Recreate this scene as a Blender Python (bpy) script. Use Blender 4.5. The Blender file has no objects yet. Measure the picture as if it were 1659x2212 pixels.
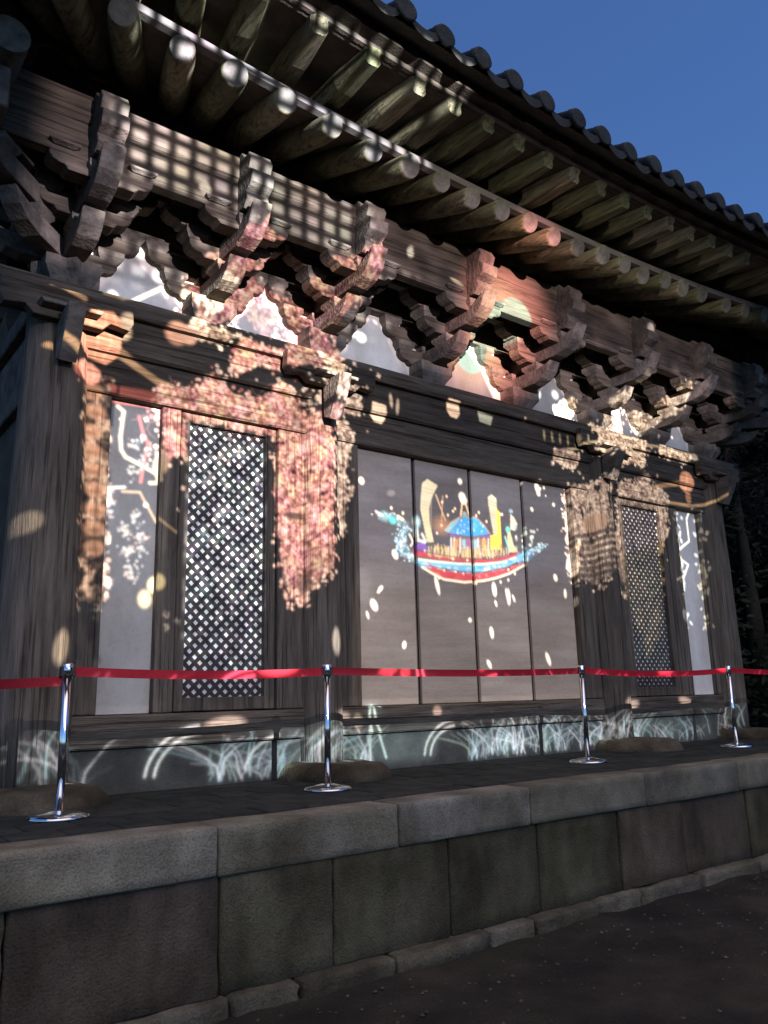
import bpy, bmesh, math, random
import numpy as np
from mathutils import Vector, Matrix

# ------------------------------------------------------------------ camera
F_PX, PITCH, ROLL, YAW, CAM_H = 1755.58, math.radians(12.740), math.radians(-1.4295), math.radians(37.335), 0.6224
IMW, IMH = 1659.0, 2212.0          # pixel frame in which the photograph was measured
_fw = np.array([math.sin(YAW)*math.cos(PITCH), math.cos(YAW)*math.cos(PITCH), math.sin(PITCH)])
_rt0 = np.array([math.cos(YAW), -math.sin(YAW), 0.0]); _up0 = np.cross(_rt0, _fw)
_rt = _rt0*math.cos(ROLL) + _up0*math.sin(ROLL); _up = -_rt0*math.sin(ROLL) + _up0*math.cos(ROLL)
_C = np.array([0.0, 0.0, CAM_H])
scene = bpy.context.scene
col = scene.collection
cam_d = bpy.data.cameras.new('camera'); cam = bpy.data.objects.new('camera', cam_d); col.objects.link(cam)
cam_d.sensor_fit = 'VERTICAL'; cam_d.sensor_height = 36.0; cam_d.lens = F_PX/IMH*36.0
cam_d.clip_start = 0.05; cam_d.clip_end = 2000
cam.matrix_world = Matrix(((_rt[0], _up[0], -_fw[0], 0), (_rt[1], _up[1], -_fw[1], 0), (_rt[2], _up[2], -_fw[2], CAM_H), (0, 0, 0, 1)))
scene.camera = cam

# ------------------------------------------------------------------ sky, warm sun lamp added as soft fill, exposure
world = bpy.data.worlds.new('World'); scene.world = world; world.use_nodes = True
wn = world.node_tree; wn.nodes.clear()
sky = wn.nodes.new('ShaderNodeTexSky'); sky.sky_type = 'NISHITA'; sky.sun_disc = False
sky.sun_elevation = math.radians(58.0); sky.sun_rotation = math.radians(196); sky.altitude = 200; sky.ozone_density = 4.0; sky.air_density = 1.0; sky.dust_density = 0.4
tint = wn.nodes.new('ShaderNodeMix'); tint.data_type = 'RGBA'; tint.blend_type = 'MULTIPLY'; tint.inputs[0].default_value = 1.0
tint.inputs[7].default_value = (0.54, 0.73, 1.0, 1)
bg = wn.nodes.new('ShaderNodeBackground'); bg.inputs['Strength'].default_value = 0.145
wo = wn.nodes.new('ShaderNodeOutputWorld')
wn.links.new(sky.outputs[0], tint.inputs[6]); wn.links.new(tint.outputs[2], bg.inputs[0]); wn.links.new(bg.outputs[0], wo.inputs[0])
sun_d = bpy.data.lights.new('fill_sun', 'SUN'); sun = bpy.data.objects.new('fill_sun', sun_d); col.objects.link(sun)
sun_d.energy = 1.25; sun_d.angle = math.radians(70); sun_d.color = (1.0, 0.76, 0.48)  # added fill: wide warm lamp that brightens the stones, no real sun disc
sun.rotation_euler = Vector((0.15, 0.55, -0.92)).to_track_quat('-Z', 'Y').to_euler()
vs = scene.view_settings; vs.view_transform = 'Standard'; vs.look = 'None'; vs.exposure = 0.0; vs.gamma = 1.0
vs.use_curve_mapping = False
scene.cycles.max_bounces = 6; scene.cycles.use_denoising = True
scene.cycles.sample_clamp_indirect = 4.0

# ------------------------------------------------------------------ pixel -> place
def ray(x, y): return _fw + _rt*(x-IMW/2)/F_PX - _up*(y-IMH/2)/F_PX
def onY(x, y, Y):
    r = ray(x, y); return _C + r*(Y/r[1])

# ------------------------------------------------------------------ the show projector that stands in the yard behind the photographer
PROJ = np.array([2.3, -3.1, 4.2]); WALL_Y = 5.9; PD = WALL_Y - PROJ[1]
U0, U1, V0, V1 = 0.3, 11.5, -1.2, 6.4; RES = 220
NW, NH = int((U1-U0)*RES), int((V1-V0)*RES)
rng = np.random.default_rng(7); rnd = random.Random(11)
ART = np.zeros((NH, NW, 3), np.float32)
UU = (U0 + (np.arange(NW)+.5)/RES).astype(np.float32)[None, :]; VV = (V0 + (np.arange(NH)+.5)/RES).astype(np.float32)[:, None]
def smooth(a, b, x):
    t = np.clip((x-a)/(b-a), 0, 1); return t*t*(3-2*t)
def uv(x, y, Y=WALL_Y):
    p = onY(x, y, Y); k = PD/(p[1]-PROJ[1]); q = PROJ + (p-PROJ)*k; return float(q[0]), float(q[2])
def noise(cell, seed):
    r = np.random.default_rng(seed); h = int((V1-V0)/cell)+3; w = int((U1-U0)/cell)+3
    g = r.random((h, w)).astype(np.float32)
    x = np.clip((UU[0]-U0)/cell, 0, w-2); y = np.clip((VV[:, 0]-V0)/cell, 0, h-2)
    xi = x.astype(int); yi = y.astype(int); fx = (x-xi)[None, :]; fy = (y-yi)[:, None]
    fx = fx*fx*(3-2*fx); fy = fy*fy*(3-2*fy)
    a = g[yi][:, xi]; b = g[yi][:, xi+1]; c = g[yi+1][:, xi]; d = g[yi+1][:, xi+1]
    return (a*(1-fx)+b*fx)*(1-fy) + (c*(1-fx)+d*fx)*fy
def blur(a, n):
    for ax in (0, 1):
        for _ in range(2):
            c = np.cumsum(np.pad(a, [(n+1, n) if i == ax else (0, 0) for i in range(a.ndim)], mode='edge'), axis=ax, dtype=np.float64)
            s = [slice(None)]*a.ndim; e = [slice(None)]*a.ndim
            s[ax] = slice(2*n+1, None); e[ax] = slice(0, -(2*n+1))
            a = ((c[tuple(s)]-c[tuple(e)])/(2*n+1)).astype(np.float32)
    return a
def win(u0, v0, u1, v1):
    i0 = max(0, int((u0-U0)*RES)-1); i1 = min(NW, int((u1-U0)*RES)+2); j0 = max(0, int((v0-V0)*RES)-1); j1 = min(NH, int((v1-V0)*RES)+2)
    return i0, i1, j0, j1
def paint(i0, i1, j0, j1, m, colr, add=False):
    if i1 <= i0 or j1 <= j0: return
    t = ART[j0:j1, i0:i1]; m = m[..., None]; c = np.array(colr, np.float32)
    if add: t += m*c
    else: t += m*(c-t)
def ell(u, v, a, b, ang, colr, soft=.25, alpha=1.0, add=False):
    R_ = max(a, b)*1.3+.01; w = win(u-R_, v-R_, u+R_, v+R_); i0, i1, j0, j1 = w
    if i1 <= i0 or j1 <= j0: return
    x = UU[:, i0:i1]-u; y = VV[j0:j1]-v; c, s = math.cos(ang), math.sin(ang)
    d = np.sqrt(((x*c+y*s)/a)**2 + ((-x*s+y*c)/b)**2)
    paint(*w, np.clip((1+soft-d)/(2*soft), 0, 1)*alpha, colr, add)
def seg(p, q, wd, colr, alpha=1.0, add=False, wd2=None):
    wd2 = wd if wd2 is None else wd2; R_ = max(wd, wd2)+.012
    w = win(min(p[0], q[0])-R_, min(p[1], q[1])-R_, max(p[0], q[0])+R_, max(p[1], q[1])+R_); i0, i1, j0, j1 = w
    if i1 <= i0 or j1 <= j0: return
    x = UU[:, i0:i1]-p[0]; y = VV[j0:j1]-p[1]; dx, dy = q[0]-p[0], q[1]-p[1]; L = dx*dx+dy*dy+1e-9
    t = np.clip((x*dx+y*dy)/L, 0, 1); d = np.sqrt((x-t*dx)**2+(y-t*dy)**2); ww = (wd+(wd2-wd)*t)*.5
    paint(*w, np.clip((ww-d)*RES*.8+.6, 0, 1)*alpha, colr, add)
def line(pts, wd, colr, alpha=1.0, add=False, wd2=None):
    n = len(pts)-1; wd2 = wd if wd2 is None else wd2
    for k in range(n): seg(pts[k], pts[k+1], wd+(wd2-wd)*k/n, colr, alpha, add, wd+(wd2-wd)*(k+1)/n)
def pmask(pts):
    us = [p[0] for p in pts]; vs_ = [p[1] for p in pts]; w = win(min(us), min(vs_), max(us), max(vs_)); i0, i1, j0, j1 = w
    x = np.broadcast_to(UU[:, i0:i1], (j1-j0, i1-i0)); y = np.broadcast_to(VV[j0:j1], (j1-j0, i1-i0)); ins = np.zeros(x.shape, bool)
    for k in range(len(pts)):
        (x0, y0), (x1, y1) = pts[k], pts[k-1]
        if y0 == y1: continue
        ins ^= ((y0 > y) != (y1 > y)) & (x < (x1-x0)*(y-y0)/(y1-y0)+x0)
    return w, ins.astype(np.float32)
def poly(pts, colr, alpha=1.0):
    w, m = pmask(pts); paint(*w, m*alpha, colr)
def inpoly(pts, x, y):
    r = False
    for k in range(len(pts)):
        (x0, y0), (x1, y1) = pts[k], pts[k-1]
        if (y0 > y) != (y1 > y) and x < (x1-x0)*(y-y0)/(y1-y0)+x0: r = not r
    return r

def make_art():
    global ART
    # --- dim ground tone of the film
    n1 = noise(.9, 1); n2 = noise(.25, 2)
    base = np.array([.072, .062, .063], np.float32)
    ART += base*(.75+.35*n1+.25*(n2-.5))[..., None]
    # plaster strip between the brackets: cool grey
    z = smooth(3.55, 3.7, VV)*(1-smooth(4.2, 4.4, VV))
    ART += (z*(.9+.2*n1))[..., None]*np.array([.07, .08, .115], np.float32)
    zb = smooth(3.7, 3.9, VV)*(1-smooth(4.75, 4.95, VV))*(1-.6*smooth(4.3, 4.45, VV)*smooth(4.0, 4.4, UU)); ZB = (zb*(.35+1.3*noise(.16, 71))*(.5+noise(.5, 72)))[..., None]*np.array([.30, .235, .25], np.float32)
    TRI = [[(200, 658), (235, 600), (265, 560), (285, 530), (305, 575), (345, 620), (380, 697)], [(496, 722), (515, 690), (548, 655), (585, 668), (612, 705), (632, 757)], [(740, 782), (765, 730), (800, 688), (830, 720), (878, 832)],
           [(945, 860), (972, 795), (1005, 752), (1040, 800), (1078, 890)], [(1140, 902), (1165, 850), (1190, 808), (1215, 850), (1245, 922)], [(1312, 925), (1320, 890), (1345, 878), (1375, 950)], [(1435, 965), (1455, 912), (1475, 945), (1495, 990)]]
    TM = np.zeros((NH, NW), np.float32)
    for t_ in TRI:
        w, m = pmask([uv(x, y) for x, y in t_]); TM[w[2]:w[3], w[0]:w[1]] = np.maximum(TM[w[2]:w[3], w[0]:w[1]], m)
    TM = blur(TM, 2)
    # left plaster panel and right one: cool lavender that fades downwards
    for a, b in ((1.85, 2.36), (9.1, 9.75)):
        m = smooth(a-.05, a, UU)*(1-smooth(b, b+.05, UU))*smooth(.4, .6, VV)*(1-smooth(2.85, 2.95, VV))
        ART += (m*(.3+.7*smooth(.9, 2.0, VV)))[..., None]*np.array([.085, .085, .10], np.float32)
    # door leaves: brown below, grey-violet above, with soft horizontal bands
    m = smooth(4.05, 4.15, UU)*(1-smooth(7.1, 7.2, UU))*smooth(.45, .55, VV)*(1-smooth(2.85, 2.95, VV))
    bands = .5+.5*np.sin(VV*38+2*n1)
    hi = smooth(1.3, 2.1, VV)
    ART += (m*(1-hi)*(.75+.25*bands))[..., None]*np.array([.055, .04, .02], np.float32)
    ART += (m*hi)[..., None]*np.array([-.01, .0, .03], np.float32)
    # door leaves and panels get a little more light than the timber round them
    ART += (smooth(4.05, 4.15, UU)*(1-smooth(7.1, 7.2, UU))*smooth(.45, .55, VV)*(1-smooth(2.85, 2.95, VV)))[..., None]*np.array([.085, .068, .058], np.float32)
    # bottom: blue-grey mist
    m = (1-smooth(.28, .5, VV))*smooth(-.3, .05, VV)
    ART += (m*(.6+.8*n2))[..., None]*np.array([.012, .022, .03], np.float32)
    # the film goes dark above the eave beam away from the window grid
    ART *= (1-.8*smooth(5.1, 5.35, VV))[..., None]
    ART += (smooth(4.72, 4.85, VV)*(1-smooth(4.95, 5.2, VV))*smooth(3.9, 4.6, UU))[..., None]*np.array([.085, .075, .05], np.float32)  # olive glow added to the film to brighten the rafters
    ART += ZB*(1-.75*TM)[..., None]
    # --- pink / orange sunrise in the middle of the brackets
    su, sv = 5.70, 4.17
    d = np.sqrt((UU-su)**2+((VV-sv)*1.0)**2); dg = np.sqrt((UU-su-.14*(1-TM))**2+(VV-sv-.06)**2)
    g = (1-smooth(.22, .88, dg))*(smooth(3.55, 3.75, VV))
    cc = np.array([1.0, .60, .44], np.float32)*(1-smooth(.2, .6, d))[..., None]*1.25 + np.array([.80, .33, .30], np.float32)*smooth(.2, .6, d)[..., None]
    up = 3.9*(1-.85*TM)
    ART[:] = ART*(1-.85*g[..., None]) + cc*(g*up)[..., None]
    m = 1-smooth(.20, .22, d)
    ART[:] = ART*(1-m[..., None]) + m[..., None]*np.array([2.3, 3.0, 2.65], np.float32)*(1-.74*TM)[..., None]
    bu, bv = uv(1115, 690, 5.13); db = np.sqrt((UU-bu)**2+(VV-bv)**2); m = (1-smooth(.24, .262, db))*smooth(4.2, 4.3, VV)
    ART[:] = ART*(1-m[..., None]) + m[..., None]*np.array([3.6, 4.3, 3.8], np.float32)
    # --- paper-window grid thrown across the left eaves
    pitch = .18; bar = .062
    gu = np.abs(((UU-1.80)/pitch+.5) % 1-.5)*pitch; gv = np.abs(((VV-3.93)/(pitch*.9)+.5) % 1-.5)*pitch*.9
    cell = (smooth(bar*.35, bar*.9, gu)*smooth(bar*.35, bar*.9, gv)).astype(np.float32)
    cell = blur(cell, 3)
    edge = smooth(1.36, 1.48, UU+.10*smooth(4.86, 4.95, VV))*(1-smooth(3.75, 3.95, UU-.35*smooth(4.86, 4.96, VV)))
    top = 1-smooth(5.28, 5.42, VV)
    hue = np.stack([noise(.3, 5), noise(.3, 6), noise(.3, 8)], -1)
    cc = np.array([.83, .82, .84], np.float32)+.16*(hue-.5)
    lev = (smooth(4.22, 4.45, VV)*3.4*(.5+.7*noise(.4, 9)))*edge*top*(1-.25*smooth(4.86, 4.96, VV))
    ART[:] = ART*(1-(edge*top*smooth(4.2, 4.4, VV)*.75)[..., None]) + cc*(lev*cell)[..., None]
    low = smooth(3.80, 3.95, VV)*(1-smooth(4.25, 4.4, VV))*smooth(1.4, 1.6, UU)*(1-smooth(4.5, 4.65, UU))
    ART[:] = ART*(1-(low*.45*(1-cell))[..., None]) + (low*cell*(.16+.75*(1-TM)*(.3+noise(.3, 73))))[..., None]
    # --- branches
    gold = (1.9, 1.2, .7); cream = (3.2, 2.8, 2.1)
    Yl = 5.72
    line([uv(110, 622, Yl), uv(140, 640, Yl), uv(172, 658, Yl)], .035, (2.4, 1.7, 1.1), .9)
    line([uv(100, 745, Yl), uv(135, 765, Yl), uv(172, 795, Yl), uv(205, 820, Yl)], .045, gold, .9, wd2=.05)
    line([uv(250, 745, Yl), uv(300, 780, Yl), uv(350, 815, Yl), uv(400, 850, 5.8)], .055, (1.8, 1.25, .8), .9)
    line([uv(205, 655), uv(240, 665), uv(290, 668), uv(340, 685), uv(380, 698)], .028, (1.5, 1.35, 1.1), .95)
    line([uv(265, 662), uv(300, 645), uv(350, 622), uv(392, 605, 5.6)], .028, (1.5, 1.4, 1.2), .95)
    ell(*uv(245, 648), .05, .075, .2, (1.3, 1.3, 1.35)); ell(*uv(238, 655), .03, .06, .6, (1.3, 1.2, .9))
    line([uv(170, 800, Yl), uv(260, 835, Yl), uv(350, 860, 5.8)], .09, (1.8, .5, .45), .6)
    line([uv(1190, 985), uv(1260, 965, Yl), uv(1330, 955, Yl), uv(1420, 965, Yl), uv(1500, 985, Yl)], .03, cream, .9)
    line([uv(1385, 1068, 5.8), uv(1420, 1050, 5.8), uv(1470, 1045, 5.8)], .05, (2.2, 1.5, .9), .9)
    line([uv(1440, 1085, 5.8), uv(1500, 1090, 5.75), uv(1560, 1080, 5.7)], .04, (2.4, 1.7, 1.0), .8)
    # hanging vines on the narrow plaster panels
    r4 = lambda x, y: ((x/1.508)*.5486, (1600+y/1.508)*.5486)
    line([uv(*r4(700, 0)), uv(*r4(735, 30)), uv(*r4(715, 180)), uv(*r4(720, 260)), uv(*r4(745, 300)), uv(*r4(850, 355)), uv(*r4(935, 405)), uv(*r4(938, 455)), uv(*r4(890, 455))], .026, (1.6, 1.45, 1.2))
    line([uv(*r4(825, 60)), uv(*r4(850, 160)), uv(*r4(880, 220)), uv(*r4(860, 300)), uv(*r4(835, 450))], .022, (1.5, .45, .45), .9)
    line([uv(*r4(620, 485)), uv(*r4(740, 480))], .02, (1.4, 1.4, 1.4))
    line([uv(*r4(725, 505)), uv(*r4(830, 510)), uv(*r4(925, 685)), uv(*r4(1060, 735), 5.8)], .016, (1.3, 1.0, .7), .9)
    r6 = lambda x, y: ((1924+x/1.508)*.5486, (1700+y/1.508)*.5486)
    line([uv(*r6(1195, 460)), uv(*r6(1175, 520)), uv(*r6(1190, 650)), uv(*r6(1130, 700)), uv(*r6(1125, 745)), uv(*r6(1185, 790)), uv(*r6(1160, 860)), uv(*r6(1110, 890))], .028, (1.7, 1.7, 1.6))
    for k in range(90):
        t = rnd.random(); x = 1110+rnd.gauss(0, 14)+70*t if k % 2 else 1235+rnd.gauss(0, 14)+60*t; y = 470+700*t
        u, v = uv(*r6(x, y)); ell(u, v, rnd.uniform(.012, .03), rnd.uniform(.02, .045), rnd.uniform(0, 3), (1.2, 1.35, 1.4) if rnd.random() < .7 else (1.3, 1.2, .9), alpha=.85)
    for cx, cy, n, s in ((640, 590, 26, 40), (800, 230, 20, 35), (860, 330, 22, 45), (790, 400, 16, 40), (800, 660, 26, 45), (740, 740, 24, 35), (840, 780, 24, 40), (745, 860, 30, 40), (810, 840, 18, 40), (770, 960, 22, 40), (790, 1020, 14, 30), (640, 640, 12, 20), (610, 870, 12, 25), (630, 1060, 20, 30), (600, 1140, 16, 30), (560, 1230, 16, 45), (430, 1230, 10, 20), (970, 1260, 8, 18), (1040, 1290, 6, 12), (975, 1330, 8, 15), (900, 260, 16, 30), (650, 500, 12, 20)):
        for _ in range(n):
            u, v = uv(*r4(rnd.gauss(cx, s*.6), rnd.gauss(cy, s*.6)))
            c = rnd.choice(((1.3, 1.35, 1.45), (1.15, 1.3, 1.4), (1.4, 1.0, .95), (1.3, 1.25, 1.1), (.5, .5, .55)))
            ell(u, v, rnd.uniform(.005, .014), rnd.uniform(.005, .013), rnd.uniform(0, 3), c, alpha=.75)
    # --- masses of pink blossom
    PINK = ((2.7, 1.55, 1.5), (2.2, 1.05, 1.1), (3.0, 2.2, 2.1), (1.5, .35, .65), (3.0, 2.5, 2.0), (1.2, .6, .5), (.28, .18, .2), (.25, .2, .2), (1.9, .8, .85), (2.4, 1.4, 1.3), (.3, .22, .2))
    WARM = ((2.5, 1.5, 1.1), (1.9, 1.0, .75), (3.0, 2.5, 1.8), (1.3, .55, .45), (.3, .24, .18), (.2, .2, .16), (2.2, 1.5, 1.0), (1.2, .9, .6))
    WHITE = ((3.2, 3.0, 2.6), (2.6, 2.2, 1.7), (2.4, 1.7, 1.5), (.4, .35, .3), (3.4, 3.2, 3.0), (1.6, 1.2, .8))
    NB, NS, NF, NHU = noise(.11, 61), noise(.035, 62), noise(.013, 63), noise(.08, 64)
    RAMPS = {'PINK': ((.40, .24, .25), (2.3, .85, .95), (3.7, 1.95, 1.85), (5.4, 4.1, 3.8)), 'WARM': ((.25, .22, .2), (1.6, 1.1, 1.05), (2.9, 2.3, 2.1), (5.0, 4.6, 4.2)),
             'WHITE': ((.35, .3, .28), (2.8, 1.9, 1.5), (5.0, 4.2, 3.5), (7.5, 7.0, 6.2)), 'RUST': ((.2, .16, .14), (1.1, .65, .5), (2.6, 1.7, 1.35), (4.2, 3.3, 2.7)), 'MOSS': ((.15, .16, .1), (.5, .5, .25), (1.3, 1.1, .6), (2.8, 2.2, 1.6))}
    def mass(pts, Y, n, pal, lev=1.0, rag=1.0, fade=0.0):
        q = [uv(x, y, Y) for x, y in pts]
        uc = sum(p[0] for p in q)/len(q); vc = sum(p[1] for p in q)/len(q)
        us = [p[0] for p in q]; vs_ = [p[1] for p in q]; P = .12
        i0, i1, j0, j1 = win(min(us)-P, min(vs_)-P, max(us)+P, max(vs_)+P)
        x = np.broadcast_to(UU[:, i0:i1], (j1-j0, i1-i0)); y = np.broadcast_to(VV[j0:j1], (j1-j0, i1-i0)); ins = np.zeros(x.shape, bool)
        for k in range(len(q)):
            (x0, y0), (x1, y1) = q[k], q[k-1]
            if y0 != y1: ins ^= ((y0 > y) != (y1 > y)) & (x < (x1-x0)*(y-y0)/(y1-y0)+x0)
        b = blur(ins.astype(np.float32), 6); sl = (slice(j0, j1), slice(i0, i1))
        a = np.clip((b-.5+rag*(.75*(NB[sl]-.5)+.45*(NS[sl]-.5)))*7+.5, 0, 1)*np.clip(b*6, 0, 1)
        if fade:
            fd = smooth(min(vs_), min(vs_)+fade, VV[j0:j1]); a = np.clip(a-(1-fd)*(.35+.9*NB[sl]), 0, 1)
        v = np.clip((.45*NS[sl]+.55*NF[sl]-.5)*2.0+.56+.35*(NB[sl]-.5), 0, .999)*3
        R = np.array(RAMPS[pal], np.float32); k = np.minimum(v.astype(int), 2); f = (v-k)[..., None]
        c = (R[k]*(1-f)+R[k+1]*f)*lev
        if pal == 'PINK': c = c*(1+(NHU[sl]-.5)[..., None]*np.array([.1, -.2, .35], np.float32))
        t = ART[j0:j1, i0:i1]; t += a[..., None]*(c-t)
        for _ in range(int(n*.12)):
            k = rnd.randrange(len(q)); t_ = rnd.random(); u = q[k][0]*t_+q[k-1][0]*(1-t_)+rnd.gauss(0, .03); v_ = q[k][1]*t_+q[k-1][1]*(1-t_)+rnd.gauss(0, .03); sz = rnd.uniform(.008, .02)
            ell(u, v_, sz, sz*rnd.uniform(.5, 1), rnd.uniform(0, 3), tuple(R[rnd.choice((1, 2, 3, 3))]*lev), alpha=.85)
    mass([(345, 835), (420, 830), (470, 810), (520, 860), (600, 850), (640, 870), (640, 940), (600, 935), (480, 905), (380, 890), (345, 880)], 5.78, 1500, 'PINK')
    mass([(345, 880), (400, 890), (405, 1000), (390, 980), (350, 1000)], 5.85, 220, 'PINK')
    mass([(590, 925), (640, 935), (645, 1200), (620, 1290), (600, 1200), (598, 1050)], 5.85, 700, 'PINK', .9, 1.2, .7)
    mass([(635, 850), (722, 900), (728, 1090), (722, 1230), (690, 1250), (665, 1290), (650, 1260), (636, 1300)], 5.70, 1500, 'PINK', .95, 1.2, .7)
    mass([(725, 900), (760, 935), (750, 1060), (775, 1035), (745, 1110), (740, 1165), (722, 1150)], 5.82, 240, 'WARM')
    mass([(520, 730), (640, 760), (640, 800), (560, 785), (520, 800), (505, 770)], 5.70, 420, 'PINK')
    mass([(420, 680), (520, 725), (480, 740), (400, 720)], 5.70, 150, 'WHITE')
    mass([(600, 820), (640, 835), (640, 860), (600, 850)], 5.74, 60, 'PINK')
    mass([(430, 570), (520, 545), (640, 620), (640, 750), (560, 650), (470, 690), (420, 640)], 5.6, 650, 'PINK', .6, 1.5)
    mass([(640, 600), (790, 580), (780, 660), (730, 690), (770, 740), (740, 800), (650, 740)], 5.45, 550, 'PINK', .6, 1.5)
    mass([(700, 810), (780, 850), (790, 880), (740, 890), (690, 860)], 5.7, 260, 'WARM')
    mass([(690, 745), (740, 780), (740, 840), (700, 830)], 5.66, 160, 'WHITE')
    mass([(175, 800), (235, 830), (235, 1290), (165, 1300), (170, 1000)], 5.85, 420, 'RUST', .62, 1.9)
    i0, i1, j0, j1 = win(1.62, .9, 1.93, 2.95); ART[j0:j1, i0:i1] *= (.18+.82*smooth(.42, .6, noise(.075, 81)[j0:j1, i0:i1]))[..., None]
    for k in range(9):
        u, v = uv(200+rnd.gauss(0, 4), 850+k*42, 5.85); ell(u, v, .075, .055, 0, (2.6, 1.5, 1.05), alpha=.7); ell(u, v-.015, .05, .02, 0, (.9, .5, .3), alpha=.6)
    mass([(440, 560), (470, 590), (520, 610), (500, 640), (450, 620)], 5.4, 100, 'WHITE')
    # right bay
    mass([(1232, 1040), (1325, 1035), (1335, 1200), (1310, 1270), (1290, 1250), (1245, 1240), (1235, 1120)], 5.72, 800, 'WARM', .8, 1.7, .5)
    ell(*uv(1290, 1125, 5.72), .19, .10, .1, (2.2, 1.6, 1.3)); ell(*uv(1290, 1180, 5.72), .12, .05, .2, (2.3, 1.9, 1.6), alpha=.8)
    for k in range(7): seg(uv(1240, 1150+k*14, 5.72), uv(1335, 1145+k*15, 5.72), .045, (.2, .16, .15), .75)
    mass([(1330, 1050), (1390, 1030), (1440, 1080), (1440, 1150), (1400, 1220), (1350, 1290), (1330, 1280)], 5.85, 900, 'WARM', .85, 1.5, .6)
    mass([(1340, 1200), (1430, 1170), (1435, 1360), (1400, 1420), (1360, 1300)], 5.88, 500, 'MOSS')
    mass([(1200, 960), (1260, 975), (1250, 1005), (1205, 990)], 5.7, 220, 'WARM')
    mass([(1280, 905), (1400, 950), (1400, 1000), (1330, 990), (1290, 975)], 5.66, 420, 'WHITE')
    mass([(1215, 850), (1260, 840), (1260, 880), (1225, 885)], 5.6, 90, 'WHITE')
    mass([(1310, 870), (1360, 860), (1370, 930), (1320, 925)], 5.6, 240, 'WHITE', .6)
    mass([(1385, 850), (1420, 860), (1480, 840), (1470, 890), (1410, 900)], 5.4, 160, 'WHITE')
    mass([(1420, 960), (1500, 985), (1490, 1000), (1430, 985)], 5.7, 70, 'WHITE')
    mass([(1240, 1180), (1260, 1160), (1255, 1230), (1240, 1220)], 5.75, 40, 'WHITE')
    for k in range(6):
        x = 1180+k*17; u, v = uv(x, 935+k*4, 5.7); ell(u, v, .018, .06, 0, (2.2, 2.0, 1.4), alpha=.8)
    # keep the little plaster gables clear of blossom
    for pts in ([(496, 722), (515, 690), (548, 655), (585, 668), (612, 705), (632, 757)], [(740, 782), (765, 730), (800, 688), (830, 720), (878, 832)]):
        w, m = pmask([uv(x, y) for x, y in pts]); paint(*w, m*.85, (.24, .24, .29))
    for x, y in ((500, 722), (510, 712), (520, 722), (530, 728), (575, 660), (590, 690), (600, 725), (615, 745), (625, 752), (608, 700), (745, 790)):
        for _ in range(7): u, v = uv(x+rnd.gauss(0, 6), y+rnd.gauss(0, 5)); ell(u, v, .014, .012, 0, (1.5, 1.4, 1.5), alpha=.9)
    u, v = uv((560+1290/2.074)*.5486, (1480+1090/2.074)*.5486, 5.7); ell(u, v, .10, .035, 0, (.4, .25, .22), alpha=.9)  # oval shadow on the column, drawn dark into the film
    for _ in range(46):
        x0 = rnd.uniform(350, 720); y0 = 860+(x0-350)*.06+rnd.gauss(0, 22); pts = [(x0, y0)]; a_ = rnd.uniform(.6, 2.6)
        for k in range(5): a_ += rnd.gauss(0, .5); pts.append((pts[-1][0]+math.cos(a_)*16, pts[-1][1]+math.sin(a_)*rnd.uniform(6, 20)))
        line([uv(x, y, 5.78) for x, y in pts], .010, (.9, .6, .55), .6, wd2=.004)
    for _ in range(160):
        x = rnd.choice((rnd.gauss(560, 120), rnd.gauss(680, 40), rnd.gauss(1290, 70), rnd.gauss(1390, 60), rnd.gauss(430, 60))); y = rnd.gauss(880, 90) if x < 900 else rnd.gauss(1010, 70)
        if y < 770: continue
        u, v = uv(x, y, 5.75); sz = rnd.uniform(.006, .016)
        for k in range(4): ell(u+sz*math.cos(k*1.57+x), v+sz*math.sin(k*1.57+x), sz*.8, sz*.6, k*1.57, (3.4, 2.9, 2.8), alpha=.8)
    # --- lanterns
    def lantern(x, y, Y, w, h, c1, c2):
        u, v = uv(x, y, Y)
        poly([(u-w*.45, v+h*.9), (u+w*.3, v+h), (u+w, v+h*.35), (u+w*.95, v-h*.5), (u+w*.45, v-h), (u-w*.55, v-h*.75), (u-w, v-.1*h), (u-w*.85, v+h*.5)], c1)
        for t in (-.5, 0, .45): line([(u+w*t*.7, v+h*.85), (u+w*t*1.3, v), (u+w*t*.7, v-h*.8)], .012, c2, .8)
        line([(u-w*.8, v+h*.25), (u+w*.9, v-h*.05)], .014, c2, .8)
    lantern(216, 728, 5.72, .18, .17, (4.6, 2.2, 1.6), (5.5, 3.6, 2.7)); lantern(197, 796, 5.72, .10, .09, (4.2, 1.9, 1.6), (5, 3, 2.5))
    ell(*uv(268, 710, 5.72), .07, .075, 0, (3.2, 2.7, 2.2))
    ell(*uv(385, 718, 5.72), .09, .085, 0, (3.4, 2.0, 1.6)); ell(*uv(410, 722, 5.72), .07, .07, 0, (3.6, 2.3, 1.9))
    ell(*uv(1481, 1043, 5.8), .16, .13, 0, (4.6, 2.4, 1.7), soft=.12); line([uv(1481, 1030, 5.8), uv(1481, 1058, 5.8)], .05, (6, 3.6, 2.4), .8)
    ell(*uv(1487, 1075, 5.8), .06, .08, 0, (2.2, 1.1, .7))
    for x, y in ((822, 886), (981, 881)):
        u, v = uv(x, y, 5.72); poly([(u-.075, v+.09), (u+.085, v+.08), (u+.095, v-.03), (u+.05, v-.09), (u-.04, v-.08), (u-.085, v-.02)], (4.8, 3.9, 3.3))
    u, v = uv(1050, 900, 5.72); poly([(u-.1, v+.06), (u+.12, v+.04), (u+.08, v-.07), (u-.08, v-.05)], (2.0, 2.3, 2.1))
    ell(*uv(848, 862, 5.72), .02, .07, .1, (2.6, 2.3, 2.0)); ell(*uv(862, 875, 5.72), .02, .08, -.1, (2.4, 2.0, 1.8))
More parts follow.
